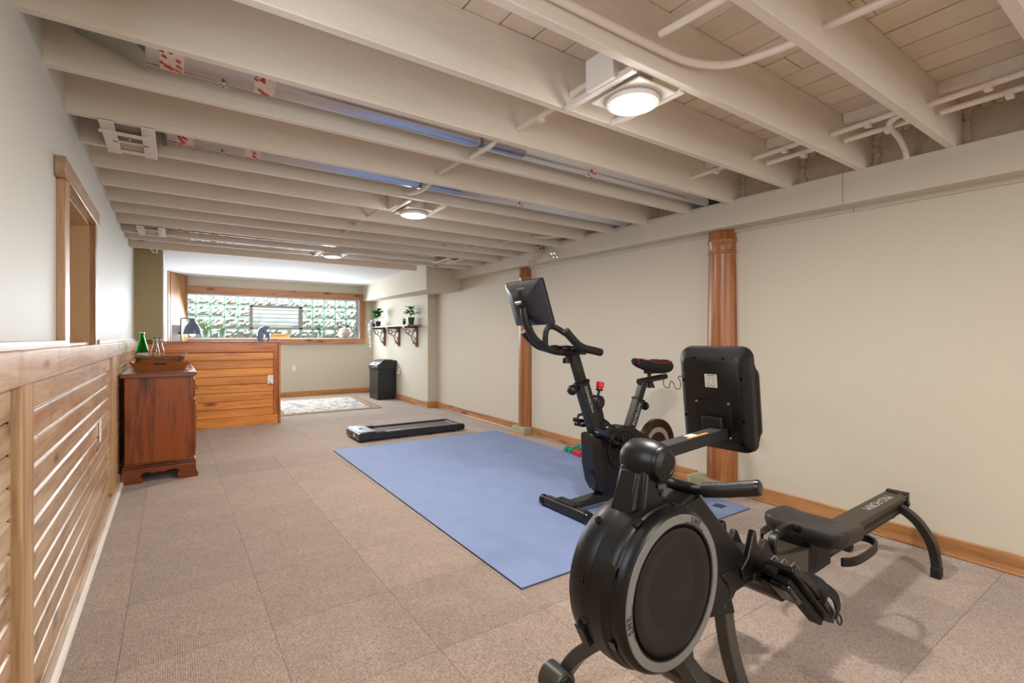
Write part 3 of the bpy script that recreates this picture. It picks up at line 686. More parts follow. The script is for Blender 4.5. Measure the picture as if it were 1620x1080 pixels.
for k, (a, b) in enumerate(((.358, .738), (.775, 1.12), (1.16, 1.52), (1.56, 1.92))):
    cable([(2.72, b, 2.14), (2.70, a, 2.145)], 'upper white cable along the soffit side, %s from the right edge' % nm[k], .0125, clips=[(2.705, a+.18, 2.143)])
    if k < 3: cable([(2.83, b-.02, 2.13), (2.83, a, 2.135)], 'lower white cable along the soffit side, %s from the right edge' % nm[k], .0125, clips=[(2.83, a+.14, 2.132)])
    cbox('blocking', 2.86, 2.90, a, b, 2.235, 2.281, 'joist', ceiling)
cable([(2.755, .79, 2.16), (2.74, .86, 2.135), (2.80, .90, 2.125), (2.95, .91, 2.11), (3.10, .93, 2.085), (3.16, .94, 2.05)], 'bent white cable dropping to the top of the right soffit', .0135)
cable([(2.93, 3.86, 2.12), (2.95, 3.76, 2.10), (3.05, 3.62, 2.095), (3.2, 3.53, 2.10), (3.30, 3.50, 2.12)], 'looping white cables above the clear hanger at the soffit')
for k, (x0, y0, a, b) in enumerate(((2.80, 0, 3.90, 4.245), (2.66, 0, 4.285, 4.62))):
    cable([(x0, b, 2.10), (x0, a, 2.10)], ['white cable stub left of the clear hanger', 'white cable stub beside the right vent frame'][k], .010)
cable([(-.38+.02, 7.02, 2.26), (-.24, 7.12, 2.20), (-.17, 7.16, 2.12)], 'slanting white cable above the olive stub wall', .014)
cable([(-.155, 7.14, 2.27), (-.150, 7.16, 2.20), (-.148, 7.165, 2.12)], 'upright white cable above the olive stub wall', .014)
# clear plastic hangers hooked over the soffit edge
hx = WX(4.12)-.182
for k in range(2):
    h = thing('clothes_hanger', ['clear plastic clothes hanger on the soffit, front one', 'clear plastic clothes hanger on the soffit, rear one'][k], 'hanger', (hx-.02*k-.006, 4.10+.03*k, 0), math.atan(-.0366)+.0)
    shp = smooth_path([(0, 0, 2.06), (0, .05, 2.045), (0, .16, 1.995), (0, .21, 1.955), (0, .205, 1.925)], 5)
    shp2 = [(p[0], -p[1], p[2]) for p in shp]
    build('shoulder', MB().tube(shp, rect=(.012, .03)), 'plastic_clear', h); build('shoulder', MB().tube(shp2, rect=(.012, .03)), 'plastic_clear', h)
    build('hook', MB().tube(smooth_path([(0, 0, 2.06), (0, .004, 2.12), (.0, .012, 2.155), (.03, .012, 2.17), (.055, .01, 2.15)], 4), .002, 6), 'chrome', h)
    build('size_marker', MB().lathe([(.001, -.004), (.011, -.003), (.011, .003), (.001, .004)], 12, 'x', (0, .0, 2.078)), 'black', h)

# ------------------------------------------------------------------ things on the floor
matq = [(1.28, 1.777), (3.12, 1.767), (3.22, 4.98), (1.32, 5.04)]
pm = thing('exercise_mat', 'large blue foam exercise mat on the carpet tiles under the bike', 'mat', (0, 0, 0))
build('base_layer', MB().prism(matq, 'z', 0, .005), 'mat_edge', pm)
build('top_layer', MB().prism(matq, 'z', .005, .010), 'mat', pm, bevel=.001)
pt = build('logo_patch', MB().box(-.038, .038, -.036, .036, .010, .0106), 'mat_edge', pm, loc=(2.985, 1.9, 0), rot=(0, 0, .1))
rug = thing('area_rug', 'faded cream and grey patterned rug on the alcove floor', 'rug', (0, 0, 0))
rq = [(1.22, 7.71), (2.785, 7.71), (2.93, 9.62), (1.33, 9.66)]
def shrink(q, d):
    cx = sum(p[0] for p in q)/4; cy = sum(p[1] for p in q)/4
    return [(p[0]-math.copysign(d, p[0]-cx), p[1]-math.copysign(d, p[1]-cy)) for p in q]
build('binding', MB().prism(rq, 'z', 0, .006), 'rug_edge', rug); build('border', MB().prism(shrink(rq, .025), 'z', .006, .0068), 'rug_border', rug)
build('inner_stripe', MB().prism(shrink(rq, .12), 'z', .0068, .0072), 'rug_edge', rug); build('field', MB().prism(shrink(rq, .14), 'z', .0072, .0078), 'rug', rug)

# walking treadmill
tm = thing('walking_treadmill', 'low grey-black under-desk treadmill lying flat past the blue mat', 'treadmill', (1.64, 5.25, 0), -.012)
build('deck', MB().box(.10, 1.20, .03, .43, .025, .070), 'treadmill', tm, bevel=.006)
build('belt', MB().box(.17, 1.24, .055, .405, .068, .0735), 'belt', tm, bevel=.002)
for s, nme in ((.0, 0), (.41, 1)):
    build('side_rail', MB().prism([(s+.0, .02), (s+.05, .02), (s+.05, .085), (s+.035, .092), (s+.015, .092), (s+.0, .085)], 'x', .10, 1.22), 'treadmill', tm, bevel=.004)
    build('rail_strip', MB().box(.28, 1.2, s+.016, s+.036, .0915, .0935), 'tread_top', tm)
build('motor_hood', MB().loft([[(0,-.012,.02),(0,.472,.02),(0,.472,.085),(0,-.012,.085)], [(.02,-.015,.02),(.02,.475,.02),(.02,.475,.108),(.02,-.015,.108)], [(.19,-.015,.02),(.19,.475,.02),(.19,.475,.104),(.19,-.015,.104)], [(.215,-.012,.02),(.215,.472,.02),(.215,.472,.088),(.215,-.012,.088)]]), 'treadmill', tm, bevel=.006)
build('hood_top', MB().box(.015, .185, .01, .45, .107, .1095), 'tread_top', tm, bevel=.001)
build('display', MB().box(.07, .11, .2, .26, .1095, .1105), 'screen', tm)
for s in (0, .40):
    build('side_cover', MB().box(.19, .30, s-.012, s+.072, .02, .098), 'treadmill', tm, bevel=.008)
build('rear_roller', MB().lathe([(.030, 0), (.036, .006), (.036, .40), (.030, .406)], 20, 'y', (1.235, .027, .052)), 'black', tm)
for s in (-.006, .405): build('roller_cap', MB().prism([(1.19, .02), (1.27, .02), (1.285, .05), (1.27, .086), (1.19, .088)], 'y', s, s+.062), 'black_matte', tm, bevel=.006)
for x_ in (.05, .45, .85, 1.15):
    for y_ in (.02, .44): build('foot', MB().lathe([(.014, 0), (.016, .025)], 12, 'z', (x_, y_, 0)), 'rubber', tm)
build('power_socket', MB().box(-.003, .002, .27, .32, .045, .07), 'slot', tm); build('socket_light', MB().box(-.004, 0, .30, .312, .05, .065), 'red', tm)
build('rating_label', MB().box(-.0035, .002, .14, .18, .04, .075), 'plate', tm)
build('warning_label', MB().box(.32, .48, .018, .034, .0935, .0941), 'sticker', tm)

# dumbbells
cols = ['green_vinyl', 'green_vinyl', 'red_vinyl', 'red_vinyl', 'blue_vinyl', 'blue_vinyl']
lbs = ['green vinyl dumbbell at the far end of the row', 'green vinyl dumbbell second in the row, next to a red one', 'red vinyl dumbbell touching the green one', 'red vinyl dumbbell next to the blue one', 'blue vinyl dumbbell partly behind the bike front', 'blue vinyl dumbbell hidden behind the bike body']
for k in range(6):
    y_ = 3.67-.075*k; d = thing('dumbbell', lbs[k], 'dumbbell', (3.27-.012*k, y_, .031), .05*(k % 3), 'dumbbells by the baseboard')
    build('handle', MB().lathe([(.012, -.07), (.014, 0), (.012, .07)], 14, 'x'), cols[k], d)
    for s in (-1, 1): build('head', MB().lathe([(.012, -.028), (.026, -.024), (.031, -.008), (.031, .008), (.026, .024), (.010, .028)], 6 if 0 else 10, 'x', (s*.075, 0, 0)), cols[k], d, bevel=.002)

# printer on its cabinet
pc = thing('printer_cabinet', 'charcoal metal cabinet in the alcove corner below the shelf', 'cabinet', (3.235, 8.92, 0))
build('body', MB().box(-.17, .17, -.23, .23, 0, .555), 'cabinet', pc, bevel=.006)
build('door_panel', MB().box(-.174, -.169, -.222, .222, .01, .545), 'cabinet', pc, bevel=.002)
build('lock', MB().lathe([(.006, 0), (.006, .004)], 10, 'y', (.0, -.234, .50)), 'slot', pc)
pr = thing('printer', 'black desktop printer on the charcoal cabinet', 'printer', (3.235, 8.92, .556))
build('body', MB().prism([(-.19, .0), (.185, .0), (.185, .115), (-.09, .115), (-.19, .055)], 'y', -.235, .235), 'printer', pr, bevel=.006)
build('control_panel', MB().prism([(-.186, .068), (-.095, .121), (-.100, .126), (-.191, .073)], 'y', -.20, .20), 'panel_silver', pr, bevel=.002)
build('touch_screen', MB().prism([(-.160, .089), (-.128, .108), (-.131, .111), (-.163, .092)], 'y', -.06, .02), 'screen', pr)
build('scanner_lid', MB().prism([(-.10, .116), (.19, .116), (.19, .150), (.17, .158), (-.07, .158), (-.10, .14)], 'y', -.235, .235), 'printer', pr, bevel=.006)
build('document_feeder', MB().prism([(-.05, .159), (.13, .159), (.13, .170), (-.03, .172)], 'y', -.18, .18), 'printer', pr, bevel=.004)
build('output_tray', MB().box(-.205, -.18, -.13, .13, .012, .03), 'black_gloss', pr, bevel=.003)

# ------------------------------------------------------------------ plants
def leaf_mesh(L_, W, fold=.25, n=4):
    v = []; f = []
    for i in range(n+1):
        t = i/n; w = W*math.sin(PI*min(1, t*.92+.08))**.8*(1 if i < n else 0); x_ = L_*t; z_ = -L_*.35*t*t
        v += [(x_, -w, z_+w*fold), (x_, 0, z_), (x_, w, z_+w*fold)]
    for i in range(n):
        a = 3*i; f += [(a, a+1, a+4, a+3), (a+1, a+2, a+5, a+4)]
    return v, f
def pot(t, r0, r1, h, m, rim=.006, z0=0):
    build('pot', MB().lathe([(r0, z0), (r1-rim*.4, z0+h-.02), (r1, z0+h-.018), (r1, z0+h), (r1-.006, z0+h), (r1-.010, z0+h-.015)], 24), m, t)
    build('soil', MB().lathe([(.001, z0+h-.012), (r1-.009, z0+h-.012)], 20, cap=False), 'soil', t)
def rosette(t, n, z0, L_, W, m, e0, e1, spread=.02, name='leaf', hmin=0, hmax=0):
    me = None
    for i in range(n):
        a = i*2.399+random.uniform(-.2, .2); el = random.uniform(e0, e1); s = random.uniform(.75, 1.15)
        if me is None: v, f = leaf_mesh(L_, W); o = build(name, MB().add(v, f), m, t); me = o.data
        else: o = bpy.data.objects.new(name, me); col.objects.link(o); o.parent = t
        o.location = (spread*math.cos(a)*random.random(), spread*math.sin(a)*random.random(), z0+random.uniform(hmin, hmax))
        o.rotation_euler = (random.uniform(-.2, .2), -el, a); o.scale = (s, s, s)
SZ = 1.1262
p = thing('potted_plant', 'grassy plant in a pale sage pot on the sill, leftmost pot', 'plant', (.485, 10.19, SZ)); pot(p, .05, .075, .135, 'pot_green')
rosette(p, 26, .125, .26, .008, 'leaf_pale', .7, 1.45)
p = thing('potted_plant', 'sage pot with sparse yellow-tipped leaves, second on the sill', 'plant', (.735, 10.19, SZ)); pot(p, .05, .075, .135, 'pot_green')
rosette(p, 9, .125, .12, .022, 'leaf_pale', .3, 1.2)
build('stem', MB().tube(smooth_path([(0, 0, .12), (.0, 0, .2), (.03, 0, .27)]), .003, 6), 'leaf_gold', p)
build('leaf_tip', MB().at((.03, 0, .27), (0, -.6, .3)).add(*leaf_mesh(.06, .02)), 'leaf_gold', p)
p = thing('potted_plant', 'bushy green succulent in a small grey-green pot on the sill', 'plant', (2.411, 10.19, SZ)); pot(p, .038, .055, .11, 'pot_green')
rosette(p, 26, .10, .12, .020, 'leaf', .35, 1.4, hmax=.03)
p = thing('potted_plant', 'cream round bowl planter with purple-grey leaves on the sill', 'plant', (2.885, 10.19, SZ))
build('pot', MB().lathe([(.06, 0), (.10, .02), (.135, .08), (.138, .13), (.125, .19), (.112, .2), (.105, .195)], 32), 'pot_cream', p); build('soil', MB().lathe([(.001, .19), (.108, .19)], 20, cap=False), 'soil', p)
rosette(p, 34, .19, .13, .022, 'leaf_purple', .1, 1.2, .09, hmax=.05)
# shelf with fretwork brackets on the alcove wall
sx = 3.40
shf = thing('wall_shelf', 'narrow shelf on three fretwork brackets on the alcove wall', 'shelf', (sx, 8.55, 0), -.02)
build('board', MB().box(-.235, .008, -1.02, 1.02, 1.322, 1.344), 'shelf_board', shf, bevel=.003)
for by in (-.83, .0, .77):
    b = build('bracket', MB().box(-.022, .0, -.03, .03, .975, 1.322).box(-.235, -.02, -.03, .03, 1.290, 1.322), 'bracket', shf, loc=(.006, by, 0), bevel=.003)
    fr = MB()
    def ringp(cx, cz, r, n=14): return [(cx+r*math.cos(2*PI*i/n), 0, cz+r*math.sin(2*PI*i/n)) for i in range(n)]
    for cx, cz, r in ((-.165, 1.235, .035), (-.105, 1.20, .038), (-.062, 1.115, .030), (-.045, 1.255, .022), (-.05, 1.045, .02)):
        fr.tube(ringp(cx, cz, r), rect=(.012, .016), up=(0, 1, 0), closed=True)
    fr.tube(smooth_path([(-.225, 0, 1.29), (-.20, 0, 1.245), (-.15, 0, 1.19), (-.10, 0, 1.15), (-.075, 0, 1.08), (-.03, 0, 1.02), (-.02, 0, .985)], 4), rect=(.012, .018), up=(0, 1, 0))
    fr.tube(smooth_path([(-.02, 0, 1.29), (-.06, 0, 1.22), (-.10, 0, 1.15)], 4), rect=(.012, .014), up=(0, 1, 0))
    build('fretwork', fr, 'fret', b)
p = thing('potted_plant', 'round-leaved green plant in a dark pot at the left end of the shelf', 'plant', (3.24, 9.20, 1.345)); pot(p, .045, .06, .10, 'pot_black')
rosette(p, 30, .10, .12, .05, 'leaf', .1, 1.2, .05, hmin=.04, hmax=.20)
for k in range(6): build('stem', MB().tube(smooth_path([(0, 0, .09), (.03*math.cos(k), .03*math.sin(k), .17), (.06*math.cos(k), .06*math.sin(k), .22)]), .002, 5), 'leaf', p)
p = thing('trailing_plant', 'silvery trailing plant hanging down off the left end of the shelf', 'plant', (3.235, 9.38, 1.345)); pot(p, .035, .045, .06, 'pot_black')
sv = MB()
for k in range(9):
    a = random.uniform(-.06, .06); b_ = random.uniform(-.05, .05); zend = -random.uniform(.12, .42)
    path = smooth_path([(0, 0, .06), (-.04, a*.4, .10), (-.085, a, .04), (-.09, a+b_*.4, zend*.5), (-.085, a+b_, zend)], 6)
    sv.at(); sv.tube(path, .002, 5)
    for q in path[4:]:
        for j in range(5):
            sv.at((q[0]+random.uniform(-.018, .018), q[1]+random.uniform(-.02, .02), q[2]+random.uniform(-.02, .02)), (random.uniform(-1, 1), random.uniform(-1, 1), random.uniform(0, 6)))
            sv.add([(-.015, 0, 0), (0, -.011, 0), (.015, 0, 0), (0, .011, 0)], [(0, 1, 2, 3)])
build('foliage', sv, 'leaf_silver', p, flat=True)['kind'] = 'stuff'
p = thing('potted_plant', 'leggy green plant in the dark green glazed pot on the shelf', 'plant', (3.285, 7.72, 1.345)); pot(p, .045, .062, .125, 'pot_dark_green')
rosette(p, 18, .12, .11, .032, 'leaf', .0, 1.0, .06, hmin=.03, hmax=.17)
for k in range(5): build('stem', MB().tube([(0, 0, .11), (.04*math.cos(k*1.3), .04*math.sin(k*1.3), .22)], .002, 5), 'leaf', p)
p = thing('potted_plant', 'tiny plant in the small dark pot beside the dark green glazed pot', 'plant', (3.25, 7.93, 1.345)); pot(p, .022, .03, .075, 'pot_black')
rosette(p, 12, .07, .04, .012, 'leaf', .3, 1.3, .01, hmax=.02)

# ------------------------------------------------------------------ desk behind the bar with its lamp
dk = thing('desk', 'wooden desk hidden behind the pine bar', 'desk', (.75, 8.0, 0))
build('desktop', MB().box(-.78, .40, -.3, .16, .72, .75), 'bar_trim', dk, bevel=.004)
for sx_ in (-.72, .34):
    for sy_ in (-.26, .12): build('leg', MB().box(sx_-.025, sx_+.025, sy_-.025, sy_+.025, .009, .72), 'bar_trim_z', dk)
ld = thing('desk_lamp', 'lit slate blue metal desk lamp behind the pine bar', 'lamp', (.11, 7.9, .75))
build('base', MB().lathe([(.08, 0), (.08, .012), (.075, .018), (.01, .02)], 28), 'lamp_shade', ld)
build('pole', MB().tube(smooth_path([(0, 0, .015), (-.012, 0, .4), (-.012, 0, .61), (.0, 0, .635), (.05, 0, .64), (.10, 0, .63)], 5), .008, 10), 'lamp_shade', ld)
build('shade', MB().lathe([(.022, .215), (.030, .21), (.036, .17), (.042, .155), (.075, .12), (.098, .06), (.108, .0), (.104, .0), (.094, .058), (.07, .115), (.03, .15)], 36), 'lamp_shade', ld, loc=(.118, 0, .425))
build('knob', MB().lathe([(.012, -.012), (.012, .012)], 12, 'x', (-.028, 0, .44)), 'black', ld)
build('bulb', MB().sphere((.118, 0, .430), .034, 16, 10), 'bulb', ld)
bl_ = light('desk_lamp_light', 'POINT', (.228, 7.9, 1.165), (0, 0, 0), 1.0, (1, .9, .75), shadow_soft_size=.03)
mo = thing('standing_screen', 'pale upright panel standing left of the desk lamp', 'screen', (.045, 8.05, .75))
build('panel', MB().prism(rrect(.10, .50, .01, 3), 'y', -.01, .01), 'panel_silver', mo, loc=(0, 0, .30), rot=(0, 0, .3), bevel=.002)
build('stand', MB().box(-.05, .05, -.05, .05, 0, .05), 'panel_silver', mo)
wb = thing('wooden_box', 'small flat wooden box on the window sill right of the blue figurine', 'box', (1.685, 10.19, 1.1262))
build('body', MB().box(-.17, .17, -.05, .05, 0, .05), 'bar', wb, bevel=.003); build('lid', MB().box(-.175, .175, -.055, .055, .051, .072), 'bar', wb, bevel=.003)
fg = thing('figurine', 'glossy blue curved figurine on the bar top', 'figurine', (.93, 7.30, 1.083))
outer = [(.012, 0), (.004, .05), (.0, .10), (.010, .145), (.035, .178), (.075, .197), (.15, .196), (.135, .178), (.115, .160), (.112, .130), (.12, .112), (.145, .105), (.150, .085), (.142, .0), (.118, .0), (.120, .055), (.105, .035), (.088, .05), (.098, .085), (.075, .11), (.065, .13), (.06, .085), (.068, .04), (.075, 0)]
build('body', MB().prism(outer, 'y', -.035, .035), 'sculpture', fg, bevel=.009, segs=3)

# ------------------------------------------------------------------ dresser, tray and bottles
ds = thing('dresser', 'red-brown cherry dresser against the left wall before the bar', 'dresser', (-.30, 5.50, 0))
W_, D_ = .445, .74
build('body', MB().box(0, W_, -D_+.012, D_, .12, .815), 'dresser', ds, bevel=.003)
build('top', MB().prism([(-.025, .815), (W_+.006, .815), (W_+.024, .832), (W_+.024, .842), (W_+.018, .848), (-.025, .848)], 'y', -D_-.014, D_+.014), 'dresser_x', ds, bevel=.003)
build('base_moulding', MB().box(-.012, W_+.018, -D_-.008, D_+.008, .115, .135).box(-.006, W_+.010, -D_-.002, D_+.002, .135, .152), 'dresser_x', ds, bevel=.005)
ap = [(-.012, .115), (-.020, .06), (-.03, .0), (.115, .0), (.108, .03), (.10, .055), (.115, .075), (.15, .078), (.185, .065), (.215, .075), (.25, .068), (.285, .08), (.33, .082), (.35, .065), (.335, .04), (.34, .0), (W_+.03, .0), (W_+.036, .02), (W_+.022, .045), (W_+.016, .075), (W_+.018, .115)]
build('bracket_foot', MB().prism(ap, 'y', -D_-.008, -D_+.02), 'dresser_x', ds, bevel=.004); build('bracket_foot', MB().prism(ap, 'y', D_-.02, D_+.008), 'dresser_x', ds, bevel=.004)
build('front_apron', MB().box(W_, W_+.016, -D_, -D_+.14, 0, .115).box(W_, W_+.016, D_-.14, D_, 0, .115).box(W_, W_+.016, -D_+.12, D_-.12, .075, .115), 'dresser_x', ds, bevel=.003)
for k in range(3):
    ya = -D_+.03+k*.487
    dr = build('drawer', MB().box(W_, W_+.014, ya, ya+.46, .64, .785), 'dresser', ds, bevel=.004)
    for q in (.1, .36): build('pull', MB().tube([(W_+.014, ya+q-.04, .71), (W_+.034, ya+q-.03, .70), (W_+.034, ya+q+.03, .70), (W_+.014, ya+q+.04, .71)], .004, 6), 'brass', dr)
    do = build('door', MB().box(W_, W_+.014, ya, ya+.46, .165, .62), 'dresser', ds, bevel=.004)
    build('door_panel', MB().box(W_+.014, W_+.020, ya+.05, ya+.41, .21, .575), 'dresser', do, bevel=.006)
    build('knob', MB().sphere((W_+.028, ya+.43, .42), .012, 10, 8), 'brass', do)
TZ = .8485
tr = thing('wooden_tray', 'flared wooden serving tray with cut-out handles on the dresser', 'tray', (-.083, 5.46, TZ))
b0, t0 = (.18, .15), (.213, .178)
build('bottom', MB().box(-b0[0], b0[0], -b0[1], b0[1], 0, .008), 'tray', tr)
def wallp(sx_, sy_, name):
    # slanted board, thickness .009
    if sy_:
        a = [(-b0[0], sy_*b0[1], 0), (b0[0], sy_*b0[1], 0), (t0[0], sy_*t0[1], .058), (.09, sy_*(t0[1]+.002), .067), (-.09, sy_*(t0[1]+.002), .067), (-t0[0], sy_*t0[1], .058)]
        off = Vector((0, -sy_*.009, .001))
    else:
        a = [(sx_*b0[0], -b0[1], 0), (sx_*b0[0], b0[1], 0), (sx_*t0[0], t0[1], .058), (sx_*(t0[0]+.002), .05, .067), (sx_*(t0[0]+.002), -.05, .067), (sx_*t0[0], -t0[1], .058)]
        off = Vector((-sx_*.009, 0, .001))
    n = len(a); return build(name, MB().add(a+[tuple(Vector(q)+off) for q in a], [tuple(range(n)), tuple(range(n, 2*n))[::-1]]+[(i, (i+1) % n, n+(i+1) % n, n+i) for i in range(n)]), 'tray', tr, bevel=.002)
wf = wallp(0, -1, 'side'); wallp(0, 1, 'side'); wallp(1, 0, 'end'); wallp(-1, 0, 'end')
sl = build('handle_slot', MB().prism(rrect(.085, .015, .0073, 4), 'y', -.0015, .0015), 'slot', wf, loc=(0, -.178, .050), rot=(.42, 0, 0))
for i in range(9): build('corner_strap', MB().box(-.005, .005, -.004, .004, 0, .03), 'chrome', tr, loc=((-.2, .2)[i % 2], -.165, .045), rot=(.4, (-.5, .5)[i % 2], 0)) if i < 2 else None
bk = thing('wicker_basket', 'brown woven basket with metal handles sitting in the tray', 'basket', (-.083, 5.46, TZ+.009))
wv = MB()
for k in range(5):
    w2, d2 = .145+.006*k, .11+.006*k; zz = .022+.0195*k
    pts = []
    for i in range(64):
        q = rrect(2*w2, 2*d2, .03, 15)[i]; pts.append((q[0]+.004*math.cos(i*PI), q[1]+.004*math.cos(i*PI+k*PI), zz))
    wv.tube(pts, .0105, 6, closed=True)
build('weave', wv, 'wicker', bk)
st = MB()
for i in range(30):
    q = rrect(.30, .23, .03, 7)[int(i*32/30)]; st.tube([(q[0]*.98, q[1]*.98, .01), (q[0]*1.1, q[1]*1.1, .105)], .004, 5)
build('stakes', st, 'wicker', bk); build('bottom', MB().box(-.14, .14, -.105, .105, 0, .012), 'wicker', bk)
for s in (-1, 1): build('handle', MB().tube([(s*.155, -.05, .10), (s*.195, -.05, .128), (s*.195, .05, .128), (s*.155, .05, .10)], .006, 8), 'chrome', bk)
BZ = TZ+.022
def bottle(x_, y_, m, r, H_, label, lab=True, cap='chrome'):
    t = thing('glass_bottle', label, 'bottle', (x_, y_, BZ))
    if m == 'green_glass': prof = [(r*.8, 0), (r, .01), (r, H_*.42), (r*.86, H_*.55), (r*.5, H_*.76), (r*.34, H_*.86), (r*.32, H_*.94), (r*.37, H_*.945), (r*.37, H_*.97)]
    else: prof = [(r*.85, 0), (r, .01), (r, H_*.42), (r*.88, H_*.54), (r*.55, H_*.72), (r*.42, H_*.80), (r*.42, H_*.95), (r*.46, H_*.955), (r*.46, H_*.97)]
    inner = [(q[0]*.88, max(q[1], .008)) for q in prof][::-1]
    build('glass', MB().lathe(prof+inner, 28, cap=True), m, t)
    build('cap', MB().lathe([(r*.40, H_*.965), (r*.42, H_*.97), (r*.40, H_), (.001, H_)], 20), cap, t)
    if lab: build('label', MB().lathe([(r*1.008, H_*.20), (r*1.008, H_*.40)], 28, cap=False), 'label', t)
    if lab:
        a = MB()
        for j in range(5): a.box(-.022+.009*j, -.016+.009*j, -r*1.03, -r*1.0, H_*.29, H_*.33)
        build('print', a, 'print_dark', t, flat=True)
    else: build('water', MB().lathe([(r*.84, .01), (r*.86, H_*.30), (.001, H_*.30)], 24), 'clear_glass', t)
bottle(-.218, 5.47, 'green_glass', .047, .305, 'green glass water bottle standing in the basket on the tray')
bottle(-.123, 5.45, 'clear_glass', .036, .255, 'clear glass bottle in the basket, next to the green bottle', False, 'black')
bottle(-.088, 5.53, 'clear_glass', .034, .255, 'clear glass bottle half hidden behind the other clear bottle', False, 'black')
for k, (x_, lb) in enumerate(((-.17, 'small white cup rim in front of the green bottle'), (-.035, 'small white cup in the basket, rightmost'), (-.095, 'small white cup in the basket below the clear bottles'))):
    c_ = thing('small_cup', lb, 'cup', (x_, 5.385+.01*k, BZ)); r_ = .022
    build('bowl', MB().lathe([(r_*.7, 0), (r_, .03), (r_*1.1, .085), (r_*1.0, .092), (r_*.9, .085), (r_*.6, .02)], 20), 'plate', c_)

# ------------------------------------------------------------------ rowing machine (its own axes: x back along the rail, y across)
rw = thing('rowing_machine', 'black rowing machine with a big round flywheel housing and a grey rail', 'rowing machine', (1.0, .875, 0), math.radians(2.1))
HX, HZ = .038, .484
build('flywheel_housing', MB().lathe([(.10, .092), (.175, .092), (.196, .086), (.206, .074), (.210, .05), (.2135, .012), (.2115, .008), (.2115, .004), (.2145, .0), (.213, -.036), (.206, -.046), (.205, -.052), (.200, -.056), (.199, -.062), (.203, -.066), (.202, -.078), (.196, -.088), (.190, -.0925), (.164, -.0925), (.160, -.084), (.10, -.084)], 96, 'y', (HX, 0, HZ)), 'black', rw)
build('grey_ring', MB().lathe([(.190, -.091), (.188, -.0955), (.168, -.0955), (.166, -.090)], 96, 'y', (HX, 0, HZ), False), 'ring', rw)
build('side_cover', MB().lathe([(.001, -.079), (.05, -.079), (.09, -.083), (.125, -.092), (.145, -.095), (.155, -.092), (.160, -.083)], 72, 'y', (HX, 0, HZ)), 'black', rw)
for a in (155, 205, 250, 118, 75):
    t_ = math.radians(a); c_, s_ = math.cos(t_), math.sin(t_)
    build('clip_tab', MB().box(-.012, .012, -.010, .010, -.003, .004), 'black_gloss', rw, loc=(HX+.2045*c_, -.052, HZ+.2045*s_), rot=(0, PI/2-t_, 0), bevel=.001)
for a, yy in ((168, .03), (128, .045), (195, .02)):
    t_ = math.radians(a); build('screw_boss', MB().lathe([(.001, .002), (.005, .002), (.006, .004), (.009, .004), (.010, 0)], 16), 'black_gloss', rw, loc=(HX+.2125*math.cos(t_), yy, HZ+.2125*math.sin(t_)), rot=(0, PI/2-t_, 0))
t_ = math.radians(207)
mp = build('mount_block', MB().prism(rrect(.065, .030, .004, 3), 'z', -.004, .012), 'black', rw, loc=(HX+.213*math.cos(t_), .035, HZ+.213*math.sin(t_)), rot=(0, PI/2-t_, 0), bevel=.002)
for q in (-.02, .02): build('hole', MB().lathe([(.001, .0122), (.006, .0124)], 12, cap=False), 'slot', mp, loc=(q, 0, 0))
def ring_text(s_, ang, size, m, r):
    # letters laid on the ring face, following its curve
    for k, chh in enumerate(s_):
        th = ang-(k-(len(s_)-1)/2)*size*.80/r
        if chh == ' ': continue
        mt = Matrix(((math.sin(th), math.cos(th), 0, HX+r*math.cos(th)), (0, 0, -1, -.0962), (-math.cos(th), math.sin(th), 0, HZ+r*math.sin(th)), (0, 0, 0, 1)))
        text(chh, size, m, rw, None, None, 'lettering', .0003, 'CENTER', mat4=mt)
for ang in (math.radians(188), math.radians(62)):
    ring_text('SMR', ang, .0215, 'print_dark', .1790)
    ring_text('SILENT MAGNETIC RESISTANCE', ang, .0044, 'print_dark', .1698)
# neck, head joint, console arm
build('neck', MB().loft([[(-.030, -.046, .672), (.055, -.046, .660), (.062, .050, .655), (-.036, .050, .672)], [(-.028, -.046, .692), (.058, -.046, .686), (.064, .050, .686), (-.036, .050, .692)],
      [(-.005, -.040, .785), (.068, -.040, .785), (.070, .045, .785), (-.012, .045, .785)]]), 'black', rw, bevel=.008)
build('neck_front', MB().loft([[(-.050, -.02, .675), (-.050, .045, .675), (-.02, .05, .675), (-.02, -.03, .675)], [(-.018, -.018, .775), (-.018, .036, .775), (.0, .04, .775), (.0, -.03, .775)]]), 'black', rw, bevel=.004)
build('adjust_slot', MB().box(-.016, .016, -.0015, .0015, -.006, .006), 'slot', rw, loc=(.046, -.047, .735), rot=(-.1, .1, 0))
build('screw', MB().lathe([(.001, 0), (.005, 0), (.006, .002)], 12, 'y'), 'slot', rw, loc=(.047, -.0505, .715))
HC = (.043, 0, .795)
build('head_joint', MB().lathe([(.026, .062), (.042, .057), (.051, .043), (.0552, .026), (.0556, .020), (.056, .018), (.056, -.010), (.053, -.036), (.047, -.050)], 56, 'y', HC), 'black', rw)
build('head_cap', MB().lathe([(.047, -.049), (.047, -.054), (.043, -.061), (.028, -.068), (.026, -.0665), (.001, -.0665)], 12, 'y', HC), 'black', rw)
arm = build('console_arm', MB().box(-.20, .20, -.0235, .0235, -.018, .018), 'black_matte', rw, loc=(.272, .028, .807), rot=(0, -.03, .04), bevel=.003)
build('warning_label', MB().box(-.03, .012, -.008, .014, .0181, .0186), 'sticker', arm, loc=(.03, 0, 0)); build('warning_label', MB().box(-.05, .06, -.017, -.008, .0181, .0186), 'orange', arm, loc=(.03, 0, 0))
con = build('console', MB().loft([[(d, q[0], q[1]) for q in rrect(w, h, r)] for d, w, h, r in ((-.022, .19, .27, .02), (-.018, .205, .285, .025), (.0, .240, .338, .035), (.022, .245, .345, .036), (.026, .241, .341, .035))]), 'black', rw, loc=(.480, .060, .921), rot=(0, -.13, .04))
